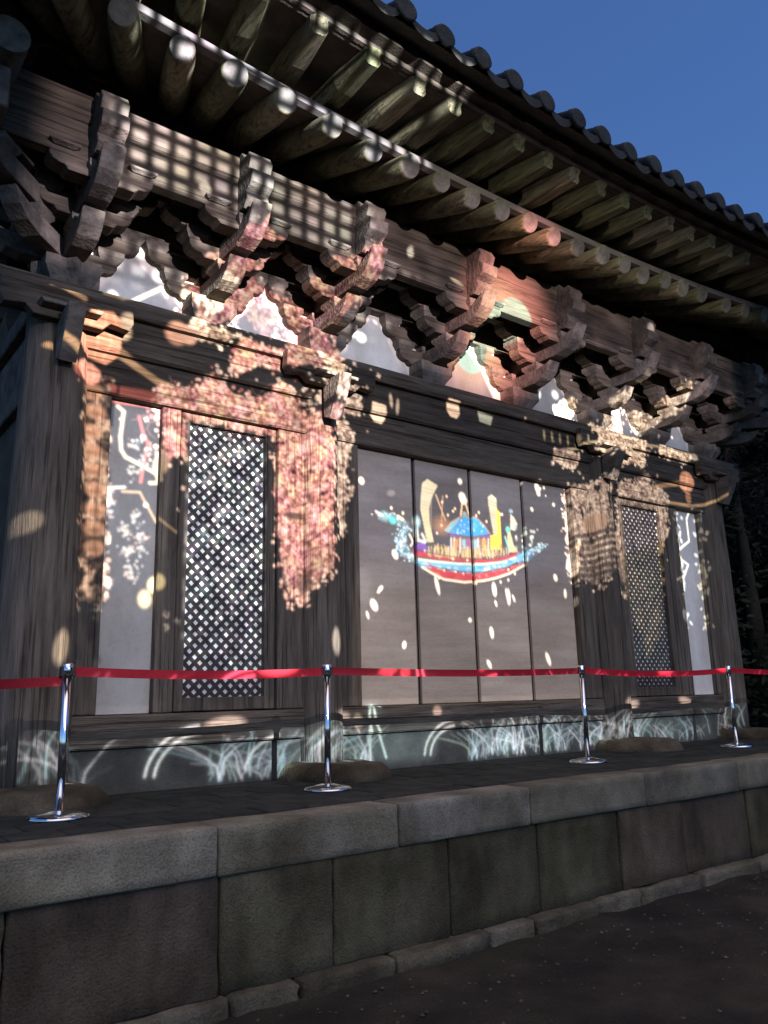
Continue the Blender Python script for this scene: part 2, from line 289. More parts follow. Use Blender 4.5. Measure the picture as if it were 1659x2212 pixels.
    # --- petals
    WP = (2.6, 2.5, 2.4)
    p5 = lambda x, y: ((900+x/1.508)*.5486, (1600+y/1.508)*.5486)
    pet = [(p5(905, 1080), .030, .018, .8), (p5(895, 1095), .026, .014, .8), (p5(865, 1178), .035, .055, .5), (p5(827, 1238), .012, .035, .3), (p5(1045, 1415), .022, .034, -.2), (p5(1435, 1268), .022, .022, .6), (p5(1563, 1342), .022, .05, .2), (p5(1578, 1085), .022, .05, .2), (p5(1588, 1168), .012, .03, .3), (p5(1547, 1530), .016, .045, .5), (p5(1240, 1060), .022, .09, .25), (p5(790, 440), .03, .035, .3), (p5(1375, 445), .028, .03, .2), (p5(1388, 545), .035, .055, .3), (p5(990, 878), .03, .045, .5), (p5(1655, 1115), .018, .06, .2)]
    pet += [(r6(288, 330), .035, .05, .2), (r6(296, 360), .03, .04, .2), (r6(258, 460), .02, .025, .5), (r6(467, 642), .03, .055, .1), (r6(398, 866), .03, .04, .3), (r6(456, 960), .022, .05, 0), (r6(35, 935), .03, .07, .1), (r6(45, 1020), .014, .03, .3), (r6(120, 980), .025, .08, 0), (r6(150, 988), .014, .04, .4), (r6(20, 1192), .024, .055, .1), (r6(355, 1348), .028, .07, .4), (r6(497, 750), .028, .06, .1), (r6(8, 1380), .018, .04, .4), (r6(465, 500), .02, .05, 0), (r6(515, 1010), .02, .05, 0)]
    for (x, y), a, b, t in pet:
        u, v = uv(x, y); ell(u, v, a, b, t, WP); ell(u, v-.2*b, a*.6, b*.5, t, (1.5, 1.3, 1.15), alpha=.6)
    for x, y, Y, a, b, c in ((57, 1127, 5.7, .095, .075, (.95, .85, .75)), (126, 1405, 5.72, .055, .12, (1.5, 1.3, 1.1)), (340, 1258, 5.85, .055, .06, (2.0, 1.8, 1.1)), (312, 1294, 5.9, .05, .065, (1.6, 1.3, .8)), (723, 1390, 5.75, .045, .11, (2.2, 2.2, 2.2)), (765, 1567, 5.9, .05, .06, (1.6, 1.45, 1.3)), (780, 729, 5.9, .06, .05, (1.25, 1.3, 1.3)), (1199, 853, 5.9, .06, .055, (1.3, 1.35, 1.45)), (1166, 853, 5.9, .02, .045, (1.2, 1.25, 1.3)), (884, 548, 5.15, .04, .06, (2.6, 2.6, 2.5)), (440, 410, 5.15, .05, .06, (2.4, 2.4, 2.3)), (540, 490, 5.3, .05, .07, (2.8, 2.8, 2.6)), (985, 612, 5.15, .09, .02, (2.6, 2.4, 2.1)), (1375, 742, 5.3, .07, .06, (2.2, 1.9, 2.0)), (350, 1000, 5.85, .05, .09, (1.8, 1.4, 1.1)), (1498, 992, 5.75, .07, .05, (2.6, 2.5, 2.4)), (1605, 1275, 5.7, .05, .05, (.9, .9, .8)), (845, 1065, 5.9, .05, .03, (.35, .33, .36)), (1360, 850, 5.5, .05, .05, (1.8, 1.6, 1.4)), (840, 1445, 4.93, .09, .05, (1.6, 1.4, 1.4)), (600, 1445, 4.93, .16, .05, (2.6, 2.2, 2.2)), (1440, 1444, 4.93, .16, .06, (3.2, 2.8, 2.8)), (1556, 1440, 4.93, .14, .05, (3.0, 2.4, 2.4)), (1040, 1438, 4.93, .05, .05, (1.8, 1.4, 1.4))):
        u, v = uv(x, y, Y); ell(u, v, a, b, rnd.uniform(-.3, .3), c)
    # grey mist patch on the doors
    ell(*uv(782, 1265), .10, .14, 0, (.35, .34, .37), soft=.5, alpha=.6)
    # --- the lantern ship
    S = lambda x, y: uv((1400+x/1.975)*.5486, (1850+y/1.975)*.5486)
    P_ = lambda pts, c, a=1.0: poly([S(x, y) for x, y in pts], c, a)
    L_ = lambda pts, w, c, a=1.0: line([S(x, y) for x, y in pts], w, c, a)
    sc = 1.9
    def K(r, g, b): return (r*sc, g*sc, b*sc)
    P_([(520, 100), (560, 70), (640, 120), (600, 200), (572, 300), (580, 420), (610, 560), (560, 560), (525, 400), (505, 300), (510, 200)], K(.78, .74, .56), .9)
    P_([(510, 300), (572, 300), (580, 420), (610, 560), (560, 560), (525, 400)], K(.95, .80, .42), .4)
    for k in range(16): L_([(508+k*2, 130+k*27), (600-k*2+(k > 9)*14, 160+k*27)], .006, K(.4, .38, .33), .7)
    P_([(1030, 210), (1060, 190), (1095, 220), (1100, 300), (1140, 600), (1100, 640), (1060, 420), (1035, 270)], K(.8, .76, .58), .9)
    for k in range(15): L_([(1034+k*3, 235+k*25), (1096+k*3, 260+k*25)], .008, K(.35, .3, .2), .7)
    P_([(1095, 300), (1125, 330), (1140, 620), (1050, 620), (1045, 510), (1105, 500)], K(1.0, .82, .08))
    P_([(440, 610), (600, 645), (850, 685), (1050, 690), (1200, 655), (1300, 620), (1220, 690), (1000, 722), (700, 705), (455, 665)], K(.55, .05, .07))
    P_([(470, 570), (540, 565), (575, 645), (470, 625)], K(.22, .10, .55))
    P_([(740, 500), (1045, 500), (1045, 670), (740, 665)], K(.35, .22, .16))
    for x in (745, 770, 815, 910, 955, 1000, 1035): L_([(x, 515), (x, 650)], .018, K(.85, .85, .9), .9)
    for x, c in ((785, (.95, .35, .08)), (845, (.3, .7, .95)), (880, (.45, .12, .5)), (935, (.3, .6, .85)), (1000, (.95, .4, .08))): P_([(x-14, 540), (x+14, 540), (x+14, 620), (x-14, 620)], K(*c), .9)
    P_([(735, 487), (1045, 500), (1050, 525), (735, 515)], K(.25, .10, .5))
    P_([(735, 490), (790, 415), (830, 362), (885, 358), (940, 372), (990, 420), (1045, 495), (900, 518)], K(.06, .42, .95))
    P_([(690, 470), (740, 405), (820, 360), (790, 420), (735, 485), (715, 492)], K(.2, .62, .85))
    P_([(790, 420), (880, 365), (940, 375), (960, 430), (880, 470)], K(.16, .55, 1.0), .5)
    L_([(690, 475), (745, 405), (830, 355), (940, 368), (1000, 425), (1050, 500)], .012, K(.6, .3, .12), .9)
    L_([(730, 488), (790, 420), (830, 362)], .012, K(.25, .2, .3), .9)
    for _ in range(16): ell(*S(rnd.uniform(780, 1000), rnd.uniform(390, 490)), .011, .011, 0, K(.9, 1.0, 1.1), alpha=.8)
    L_([(830, 265), (820, 350)], .018, K(1.2, .8, .45)); L_([(858, 265), (885, 352)], .018, K(1.2, .8, .45)); ell(*S(850, 340), .03, .022, 0, K(.3, .5, .6))
    for x, y in ((830, 205), (842, 235)): ell(*S(x, y), .045, .042, 0, K(1.3, 1.15, 1.1))
    L_([(625, 190), (700, 390)], .012, K(1.0, .65, .35), .9); L_([(680, 200), (670, 400)], .008, K(1.0, .6, .3), .8); L_([(590, 250), (590, 450)], .006, K(.6, .5, .4), .7)
    for x, y in ((675, 250), (670, 430), (720, 350), (760, 320), (775, 300), (635, 490), (710, 205), (940, 355), (960, 330), (1020, 400), (1125, 345)): ell(*S(x, y), .013, .014, 0, K(1.25, 1.0, .75))
    ell(*S(672, 430), .09, .07, 0, K(.9, .45, .2), soft=.8, alpha=.45)
    P_([(465, 680), (600, 700), (800, 722), (1000, 726), (1150, 708), (1260, 672), (1340, 630), (1300, 695), (1180, 752), (1000, 790), (850, 790), (650, 757), (490, 728)], K(.18, .55, .92))
    L_([(470, 690), (600, 708), (800, 728), (1000, 732), (1150, 714), (1300, 660)], .02, K(.95, .98, .85), .9)
    for _ in range(90): t = rnd.random(); ell(*S(500+780*t, 742+45*math.sin(t*3.1)-(70*(t-.6)/.4 if t > .6 else 0)+rnd.gauss(0, 14)), .03, .014, 0, K(*rnd.choice(((.1, .35, .8), (.5, .85, .95), (.9, .95, .7), (.05, .45, .95)))), alpha=.6)
    P_([(520, 752), (650, 772), (850, 803), (1000, 800), (1180, 766), (1335, 705), (1290, 760), (1180, 805), (1050, 845), (850, 868), (690, 848), (590, 800)], K(.58, .06, .07))
    for _ in range(40): t = rnd.random(); ell(*S(620+650*t, 800+38*math.sin(t*3.0)-60*t*t+rnd.gauss(0, 10)), .035, .014, 0, K(*rnd.choice(((.75, .12, .12), (.4, .03, .05), (.9, .3, .2)))), alpha=.6)
    L_([(520, 755), (600, 805), (690, 850), (850, 873), (1000, 860), (1100, 838), (1200, 803), (1330, 730)], .02, K(1.2, 1.05, .9))
    for x, y in ((540, 630), (690, 785), (780, 790), (840, 808), (920, 805), (965, 828), (1020, 820), (1190, 775), (760, 690), (870, 700), (1040, 765), (1270, 715), (650, 840), (940, 880)): ell(*S(x, y), .012, .013, 0, K(1.5, 1.25, 1.0))
    for _ in range(240):
        x = rnd.uniform(560, 1200); y = 655+25*math.sin((x-560)/640*3.1)+rnd.gauss(0, 10)
        L_([(x, y), (x+rnd.gauss(0, 5), y-rnd.uniform(25, 80))], rnd.uniform(.006, .014), K(*rnd.choice(((.85, .72, .42), (.75, .55, .25), (.85, .82, .7), (.30, .18, .10), (.9, .62, .18), (.2, .1, .06)))), .8)
    for pts in ([(470, 380), (480, 470), (490, 545), (540, 560)], [(455, 400), (470, 500)], [(520, 500), (545, 550)]): L_(pts, .032, K(.75, .85, .9), .9)
    ell(*S(475, 400), .05, .06, 0, K(.35, .7, .85)); ell(*S(475, 400), .025, .03, 0, K(.85, .9, .8))
    P_([(1180, 460), (1205, 480), (1230, 580), (1270, 640), (1190, 640), (1185, 560)], K(.85, .7, .45)); ell(*S(1187, 465), .035, .035, 0, K(.2, .8, .75)); L_([(1165, 520), (1195, 620)], .022, K(.3, .75, .85))
    P_([(1205, 340), (1235, 370), (1260, 420), (1240, 475), (1205, 460), (1205, 410)], K(.85, .78, .68)); ell(*S(1210, 320), .03, .022, 0, K(.3, .5, .6))
    P_([(480, 735), (440, 700), (330, 640), (315, 540), (350, 460), (375, 430), (310, 400), (190, 385), (165, 325), (250, 335), (330, 360), (420, 405), (415, 470), (395, 540), (420, 610), (490, 680)], K(.10, .20, .28), .8)
    P_([(1280, 690), (1340, 625), (1480, 570), (1490, 590), (1380, 680), (1310, 730)], K(.08, .18, .35), .85)
    P_([(1250, 670), (1340, 620), (1400, 600), (1340, 690), (1270, 740)], K(.15, .5, .9), .8)
    for a, b, n in (((455, 700), (360, 620), 110), ((360, 620), (345, 520), 90), ((345, 520), (395, 430), 70), ((395, 430), (300, 370), 40), ((300, 370), (190, 340), 40), ((1320, 660), (1480, 580), 110)):
        for _ in range(n):
            t = rnd.random(); w = 26 if a[0] < 1000 else 16
            c = rnd.choice(((.55, .85, 1.1), (.12, .3, .5), (.9, 1.0, 1.1), (.2, .55, .65), (.3, .3, .4)))
            ell(*S(a[0]+(b[0]-a[0])*t+rnd.gauss(0, w), a[1]+(b[1]-a[1])*t+rnd.gauss(0, w*.6)), rnd.uniform(.005, .012), rnd.uniform(.005, .011), 0, K(*c), alpha=.9)
    for pts in ([(440, 610), (600, 648), (850, 688), (1050, 693), (1200, 660), (1330, 610)], [(470, 728), (650, 760), (850, 794), (1000, 792), (1180, 757), (1335, 700)], [(735, 520), (900, 528), (1050, 528)], [(690, 478), (735, 495), (900, 520), (1050, 502)]): L_(pts, .009, K(.10, .05, .06), .85)
    for x in (735, 800, 860, 900, 975, 1048): L_([(x, 525), (x, 640)], .006, K(.12, .07, .06), .8)
    P_([(545, 700), (600, 770), (690, 830), (850, 852), (1050, 830), (1180, 790), (1180, 775), (1000, 806), (850, 808), (650, 778)], K(.62, .03, .05), .75)
    P_([(760, 470), (800, 415), (850, 380), (920, 382), (980, 430), (1020, 490), (900, 508)], K(.03, .36, 1.0), .7)
    for _ in range(14): ell(*S(rnd.uniform(790, 990), rnd.uniform(400, 485)), .007, .007, 0, K(.9, 1.0, 1.2), alpha=.9)
    ell(*S(230, 360), .06, .045, 0, K(.35, .65, .75), soft=.5, alpha=.6); ell(*S(290, 390), .04, .04, 0, K(.1, .75, .85), alpha=.8); L_([(160, 320), (210, 350), (180, 350)], .02, K(.8, .8, .85)); L_([(330, 360), (370, 385)], .03, K(1.1, 1.0, .8)); L_([(420, 500), (450, 560), (430, 590)], .02, K(.8, .75, .75))
    for _ in range(26): ell(*S(rnd.uniform(1240, 1440), rnd.uniform(430, 700)), .02*rnd.uniform(.5, 1.3), .02*rnd.uniform(.6, 1.4), 0, K(*rnd.choice(((.9, 1.0, 1.0), (.4, .6, .6), (.6, .85, .85)))), alpha=.8)
    for x, y in ((280, 295), (370, 335), (1130, 870), (1190, 855), (1140, 345), (1310, 495), (1250, 520), (1300, 550), (1240, 805)): ell(*S(x, y), .014, .016, 0, K(1.2, 1.15, 1.0))
    # --- white water-grass at the foot of the wall
    def blades(xa, xb, n, hi, c0):
        c0 *= 5.0; n = int(n*.7)
        for _ in range(n):
            br = rnd.choice((.35, .6, 1)); x = rnd.uniform(xa, xb); b = rnd.gauss(0, .16); h = hi*rnd.uniform(.35, 1.0); v0 = rnd.uniform(.0, .08)
            pts = [(x+b*t*t*1.4+.012*math.sin(7*t+x*9), v0+h*(t-.15*t*t)) for t in (0, .25, .5, .75, 1)]
            c = rnd.choice(((.9, 1.15, 1.5), (.6, 1.0, 1.3), (1.25, 1.35, 1.7), (.45, .6, .6))); line(pts, rnd.uniform(.007, .020), tuple(c0*k*br for k in c), .7, wd2=.004)
    blades(2.75, 3.5, 70, .36, .8); blades(3.55, 4.3, 70, .40, .9); blades(5.4, 6.9, 170, .40, .9); blades(7.0, 8.1, 90, .38, 1.1); blades(8.2, 9.3, 60, .28, .6); blades(1.3, 1.9, 30, .4, .5); blades(9.3, 10.2, 20, .4, .7)
    for cx, r in ((2.55, .42), (2.62, .36), (5.15, .36), (5.22, .30), (3.35, .3)):
        line([(cx-.28+r*(1-math.cos(t)), .05+r*.85*math.sin(t)) for t in np.linspace(.1, 1.5, 9)], .018, (4.0, 4.5, 5.2), .9)
    line([uv(*((900+x/1.508)*.5486 if i == 0 else (2500+y/1.508)*.5486 for i in (0, 1))) for x, y in ((880, 445), (850, 425), (820, 440), (815, 500), (830, 600), (830, 700))], .02, (2.8, 4.0, 4.4))
    line([uv(*((900+x/1.508)*.5486 if i == 0 else (2500+y/1.508)*.5486 for i in (0, 1))) for x, y in ((840, 450), (855, 540), (890, 620), (925, 740))], .02, (3.0, 4.2, 4.6))
    m = (smooth(-.02, .1, VV)*(1-smooth(.2, .42, VV)))*smooth(.45, .75, noise(.35, 41))*smooth(2.2, 2.6, UU)*(1-smooth(9.4, 9.8, UU))
    ART[:] += (m*.35)[..., None]*np.array([.7, 1.0, 1.15], np.float32)
    j1 = int((.6-V0)*RES); g_ = ART[:j1].copy(); ART[:j1] = .95*g_+.25*blur(g_, 3)+.20*blur(g_, 12)
    # lattice windows: pale, coloured glitter inside the leaf
    for a, b in ((2.5, 3.24), (8.05, 8.8)):
        m = smooth(a, a+.03, UU)*(1-smooth(b-.03, b, UU))*smooth(.7, .9, VV)*(1-smooth(2.78, 2.84, VV))
        hue = np.stack([noise(.05, 51), noise(.05, 52), noise(.05, 53)], -1)
        lv = (.16+.62*smooth(.75, 1.9, VV))*(.10+2.6*noise(.052, 54)**2.6) if a < 5 else .2*np.ones_like(m)
        if a > 5: ART[:] *= (1-.72*m)[..., None]
        ART[:] += (m*lv)[..., None]*(np.array([.95, 1.0, 1.08], np.float32)+.35*(hue-.5))
    # --- frame of the throw
    fr = smooth(.85, 1.25, UU)*(1-smooth(10.2, 10.45, UU))*smooth(-.25, .0, VV)*(1-smooth(5.7, 6.0, VV))
    ART *= fr[..., None]
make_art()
_b = blur(ART, 1); _k = (.5*(1-smooth(4.1, 4.2, UU)*(1-smooth(7.05, 7.15, UU))*(1-smooth(2.85, 2.95, VV))))[..., None]
ART = np.clip(ART*(1-_k)+_b*_k, 0, 8)

def build_projector():
    img = bpy.data.images.new('film_frame', NW, NH, float_buffer=True, alpha=False)
    img.colorspace_settings.name = 'Non-Color'
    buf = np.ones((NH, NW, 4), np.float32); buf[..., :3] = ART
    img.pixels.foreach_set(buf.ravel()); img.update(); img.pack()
    ld = bpy.data.lights.new('show_projector', 'SPOT'); lo = bpy.data.objects.new('show_projector', ld); col.objects.link(lo)
    lo.location = PROJ.tolist(); lo.rotation_euler = (math.radians(90), 0, 0)
    ld.spot_size = math.radians(150); ld.spot_blend = 0.0; ld.shadow_soft_size = 0.012; ld.energy = 9600
    ld.use_nodes = True; nt = ld.node_tree; nt.nodes.clear(); N = nt.nodes.new; Lk = nt.links.new
    tc = N('ShaderNodeTexCoord'); sp = N('ShaderNodeSeparateXYZ'); Lk(tc.outputs['Normal'], sp.inputs[0])
    def mth(op, a, b):
        m = N('ShaderNodeMath'); m.operation = op
        for i, x in enumerate((a, b)):
            if isinstance(x, (int, float)): m.inputs[i].default_value = x
            else: Lk(x, m.inputs[i])
        return m.outputs[0]
    rx = mth('DIVIDE', sp.outputs[0], sp.outputs[2]); ry = mth('DIVIDE', sp.outputs[1], sp.outputs[2])
    s = mth('ADD', mth('MULTIPLY', rx, -PD/(U1-U0)), (PROJ[0]-U0)/(U1-U0)); t = mth('ADD', mth('MULTIPLY', ry, -PD/(V1-V0)), (PROJ[2]-V0)/(V1-V0))
    cb = N('ShaderNodeCombineXYZ'); Lk(s, cb.inputs[0]); Lk(t, cb.inputs[1])
    im = N('ShaderNodeTexImage'); im.image = img; im.extension = 'CLIP'; im.interpolation = 'Linear'; Lk(cb.outputs[0], im.inputs[0])
    em = N('ShaderNodeEmission'); em.inputs[1].default_value = 1.0; Lk(im.outputs[0], em.inputs[0])
    out = N('ShaderNodeOutputLight'); Lk(em.outputs[0], out.inputs[0])
build_projector()

# ------------------------------------------------------------------ materials
def mat(name, c1, c2, scale=8, rough=.85, bump=.3, stretch=(1, 1, 1), c3=None, metal=0.0, fine=60, spec=.3, crack=None, stain=None, tint=None, soft=False):
    m = bpy.data.materials.new(name); m.use_nodes = True; nt = m.node_tree; nt.nodes.clear(); N = nt.nodes.new; Lk = nt.links.new
    out = N('ShaderNodeOutputMaterial'); b = N('ShaderNodeBsdfPrincipled'); Lk(b.outputs[0], out.inputs[0])
    tc = N('ShaderNodeTexCoord'); mp = N('ShaderNodeMapping'); mp.inputs['Scale'].default_value = stretch; Lk(tc.outputs['Object'], mp.inputs[0])
    oi = N('ShaderNodeObjectInfo'); add = N('ShaderNodeVectorMath'); add.operation = 'ADD'; Lk(mp.outputs[0], add.inputs[0])
    sc = N('ShaderNodeVectorMath'); sc.operation = 'SCALE'; sc.inputs[0].default_value = (7.3, 3.1, 5.7); Lk(oi.outputs['Random'], sc.inputs['Scale']); Lk(sc.outputs[0], add.inputs[1])
    n = N('ShaderNodeTexNoise'); n.inputs['Scale'].default_value = scale; n.inputs['Detail'].default_value = 7; n.inputs['Roughness'].default_value = .65; Lk(add.outputs[0], n.inputs[0])
    r = N('ShaderNodeValToRGB'); r.color_ramp.elements[0].position = .32; r.color_ramp.elements[1].position = .70
    r.color_ramp.elements[0].color = (*c1, 1); r.color_ramp.elements[1].color = (*c2, 1)
    if c3: e = r.color_ramp.elements.new(.5); e.color = (*c3, 1)
    Lk(n.outputs[0], r.inputs[0])
    hv = N('ShaderNodeHueSaturation'); mr = N('ShaderNodeMapRange'); mr.inputs[3].default_value = .78; mr.inputs[4].default_value = 1.22; Lk(oi.outputs['Random'], mr.inputs[0]); Lk(mr.outputs[0], hv.inputs['Value']); Lk(r.outputs[0], hv.inputs['Color'])
    colr = hv.outputs[0]; hts = []
    def layer(st, scl, lo, hi, dark, seedv):
        nonlocal colr
        mp2 = N('ShaderNodeMapping'); mp2.inputs['Scale'].default_value = st; mp2.inputs['Location'].default_value = (seedv, seedv*1.7, seedv*.6); Lk(tc.outputs['Object'], mp2.inputs[0])
        ad2 = N('ShaderNodeVectorMath'); ad2.operation = 'ADD'; Lk(mp2.outputs[0], ad2.inputs[0]); Lk(sc.outputs[0], ad2.inputs[1])
        nn = N('ShaderNodeTexNoise'); nn.inputs['Scale'].default_value = scl; nn.inputs['Detail'].default_value = 4; Lk(ad2.outputs[0], nn.inputs[0])
        rr = N('ShaderNodeValToRGB'); rr.color_ramp.elements[0].position = lo; rr.color_ramp.elements[1].position = hi; rr.color_ramp.elements[0].color = (*dark, 1); rr.color_ramp.elements[1].color = (1, 1, 1, 1); Lk(nn.outputs[0], rr.inputs[0])
        mm = N('ShaderNodeMix'); mm.data_type = 'RGBA'; mm.blend_type = 'MULTIPLY'; mm.inputs[0].default_value = 1; Lk(colr, mm.inputs[6]); Lk(rr.outputs[0], mm.inputs[7]); colr = mm.outputs[2]; return rr.outputs[0]
    if crack: hts.append(layer(crack, 5, .35, .43, (.48, .44, .40), 3.1))
    if stain:
        if soft: layer(stain, 2.2, .34, .62, (.80, .78, .75), 9.7); layer((1, 1, 1), 30, .3, .5, (.92, .91, .90), 5.3)
        else: layer(stain, 2.2, .36, .66, (.45, .42, .38), 9.7); layer((1, 1, 1), 95, .34, .52, (.66, .64, .62), 5.3); layer((1, 1, 1), 1.7, .42, .6, (.92, .93, .82), 1.3)
    if tint:
        tm = N('ShaderNodeMix'); tm.data_type = 'RGBA'; tm.blend_type = 'MULTIPLY'; wn_ = N('ShaderNodeTexWhiteNoise'); wn_.noise_dimensions = '1D'; Lk(oi.outputs['Random'], wn_.inputs['W']); Lk(wn_.outputs[0], tm.inputs[0]); Lk(colr, tm.inputs[6]); tm.inputs[7].default_value = (*tint, 1); colr = tm.outputs[2]
    Lk(colr, b.inputs['Base Color'])
    b.inputs['Roughness'].default_value = rough; b.inputs['Metallic'].default_value = metal; b.inputs['Specular IOR Level'].default_value = spec
    if bump:
        n2 = N('ShaderNodeTexNoise'); n2.inputs['Scale'].default_value = fine; n2.inputs['Detail'].default_value = 5; Lk(add.outputs[0], n2.inputs[0])
        mx = N('ShaderNodeMath'); mx.operation = 'ADD'; Lk(n.outputs[0], mx.inputs[0]); Lk(n2.outputs[0], mx.inputs[1])
        bp = N('ShaderNodeBump'); bp.inputs['Strength'].default_value = bump; bp.inputs['Distance'].default_value = .02; 
        hh = mx.outputs[0]
        for q in hts:
            m3 = N('ShaderNodeMath'); m3.operation = 'ADD'; Lk(hh, m3.inputs[0]); Lk(q, m3.inputs[1]); hh = m3.outputs[0]
        Lk(hh, bp.inputs['Height']); Lk(bp.outputs[0], b.inputs['Normal'])
    return m
M = {}
M['wood_v'] = mat('weathered_wood_upright', (.062, .050, .038), (.155, .128, .100), 5, .9, .6, (4, 4, .35), fine=25, crack=(9, 9, .22))
M['wood_x'] = mat('weathered_wood_long', (.056, .045, .034), (.142, .116, .090), 5, .9, .6, (.4, 4, 4), fine=25, crack=(.22, 9, 9))
M['wood'] = mat('weathered_wood', (0.054, 0.047, 0.040), (0.180, 0.156, 0.131), 7, .9, .6, fine=35)
M['rafter'] = mat('rafter_wood', (.105, .09, .058), (.31, .268, .18), 6, .85, .5, (4, .5, 4), c3=(.20, .185, .125), fine=25, crack=(9, .4, 9), tint=(.62, .72, .55))  # wood colour paled and warmed to stand in for light from below
M['bar'] = mat('lattice_wood', (.035, .03, .028), (.075, .065, .06), 9, .9, .2)
M['mud'] = mat('base_plaster', (.04, .038, .032), (.10, .095, .082), 3, .95, .4, c3=(.07, .066, .056), stain=(1, 1, 1), soft=True)
M['flank'] = mat('flank_plaster', (.05, .042, .03), (.11, .095, .07), 3, .95, .4)  # white plaster painted dark, shade of the unlit side wall in its colour
M['end'] = mat('rafter_end_grain', (.09, .085, .075), (.20, .19, .17), 12, .9, .3)
M['strip'] = mat('eave_strip_wood', (.10, .09, .088), (.165, .15, .148), 8, .9, .3, (.5, 3, 3))
M['soffit'] = mat('soffit_board', (.05, .04, .035), (.10, .085, .07), 6, .95, .3)
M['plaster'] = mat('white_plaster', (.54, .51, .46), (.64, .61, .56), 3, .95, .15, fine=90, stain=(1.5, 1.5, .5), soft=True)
M['paper'] = mat('window_paper', (.66, .66, .65), (.76, .76, .76), 3, .95, .05)
M['door'] = mat('pale_door_boards', (.37, .325, .275), (.47, .415, .355), 4, .9, .25, (.35, 3, 3), stain=(.5, 1, 1.6), soft=True)
M['tile'] = mat('roof_tile', (.016, .016, .014), (.042, .043, .038), 9, .75, .4, c3=(.027, .028, .024))
M['cap'] = mat('granite_cap', (.23, .195, .145), (.36, .31, .235), 5, .92, .4, fine=90, stain=(1.2, 1.2, .8), tint=(.86, .9, .95))
M['slab2'] = mat('reddish_slab', (.105, .077, .055), (.21, .160, .115), 3.5, .95, .5, c3=(.155, .116, .084), fine=80, stain=(1.6, 1.6, .5), tint=(.78, .78, .78))
M['slab'] = mat('stained_slab', (.095, .080, .050), (.20, .170, .110), 3.5, .95, .5, c3=(.145, .122, .078), fine=80, stain=(1.6, 1.6, .5), tint=(.74, .78, .70))
M['rubble'] = mat('rubble_stone', (.09, .075, .055), (.21, .18, .135), 6, .95, .6, stain=(1, 1, 1))
M['base'] = mat('column_stone', (.075, .055, .035), (.20, .155, .105), 5, .95, .6, stain=(1, 1, 1))
M['paver'] = mat('dark_paver', (.016, .016, .011), (.045, .043, .033), 7, .9, .4)
M['earth'] = mat('yard_earth', (.020, .016, .011), (.060, .048, .035), 1.3, .97, .8, c3=(.036, .029, .021), fine=45, stain=(1, 1, 1))
M['chrome'] = mat('polished_steel', (.72, .72, .74), (.80, .80, .82), 3, .12, 0, metal=1.0, spec=.5)
M['belt'] = mat('red_belt', (.22, .003, .010), (.30, .005, .015), 20, .7, .1)
M['black'] = mat('black_plastic', (.02, .02, .02), (.03, .03, .03), 10, .5, 0)
M['bark'] = mat('tree_bark', (.04, .03, .022), (.09, .07, .05), 8, .95, .6, (3, 3, .4))
M['leaf'] = mat('dark_leaf', (.010, .016, .006), (.022, .032, .012), 3, .8, 0)
M['mount'] = mat('far_slope', (.004, .006, .003), (.010, .012, .007), .3, 1, 0)

# ------------------------------------------------------------------ mesh helpers
def mesh_of(name, bm, m, smooth_=False):
    me = bpy.data.meshes.new(name); bm.normal_update(); bm.to_mesh(me); bm.free()
    if m: me.materials.append(m)
    if smooth_: me.polygons.foreach_set('use_smooth', [True]*len(me.polygons))
    return me
def link(name, me, parent=None, loc=(0, 0, 0), rot=(0, 0, 0), scale=(1, 1, 1)):
    o = bpy.data.objects.new(name, me); col.objects.link(o); o.location = loc; o.rotation_euler = rot; o.scale = scale
    if parent is not None: o.parent = parent
    return o
def tag(o, label, cat=None, group=None, kind=None):
    if label: o['label'] = label
    if cat: o['category'] = cat
    if group: o['group'] = group
    if kind: o['kind'] = kind
    return o
def box(bm, x0, x1, y0, y1, z0, z1, bev=0.0, jit=0.0):
    vs_ = [bm.verts.new((x, y, z)) for x in (x0, x1) for y in (y0, y1) for z in (z0, z1)]
    if jit:
        for v in vs_: v.co += Vector((rnd.uniform(-jit, jit), rnd.uniform(-jit, jit), rnd.uniform(-jit, jit)))
    fs = [bm.faces.new([vs_[i] for i in f]) for f in ((0, 1, 3, 2), (4, 6, 7, 5), (0, 4, 5, 1), (2, 3, 7, 6), (0, 2, 6, 4), (1, 5, 7, 3))]
    if bev:
        es = list({e for f in fs for e in f.edges}); bmesh.ops.bevel(bm, geom=es, offset=bev, segments=1, affect='EDGES', profile=.5)
def box_mesh(name, sx, sy, sz, m, bev=.008, jit=0):
    bm = bmesh.new(); box(bm, -sx/2, sx/2, -sy/2, sy/2, 0, sz, bev, jit); return mesh_of(name, bm, m)
def box_obj(name, x0, x1, y0, y1, z0, z1, m, parent, bev=.008, jit=0):
    me = box_mesh(name, x1-x0, y1-y0, z1-z0, m, bev, jit); return link(name, me, parent, ((x0+x1)/2, (y0+y1)/2, z0))
def rough_block(sx, sy, sz, m, seed, amp=.01, cuts=4, name='block'):
    bm = bmesh.new(); box(bm, -sx/2, sx/2, -sy/2, sy/2, 0, sz, min(.010, sz*.12))
    r = random.Random(seed)
    bmesh.ops.subdivide_edges(bm, edges=[e for e in bm.edges if e.calc_length() > .12], cuts=cuts, use_grid_fill=True)
    for v in bm.verts:
        s = math.sin(v.co.x*3.1+seed)*.5+math.sin(v.co.z*5+seed*2)*.4
        v.co += Vector((r.gauss(0, amp*.25), (r.gauss(0, amp*.22)+s*amp*.6), r.gauss(0, amp*.3)))
    return mesh_of(name, bm, m, True)
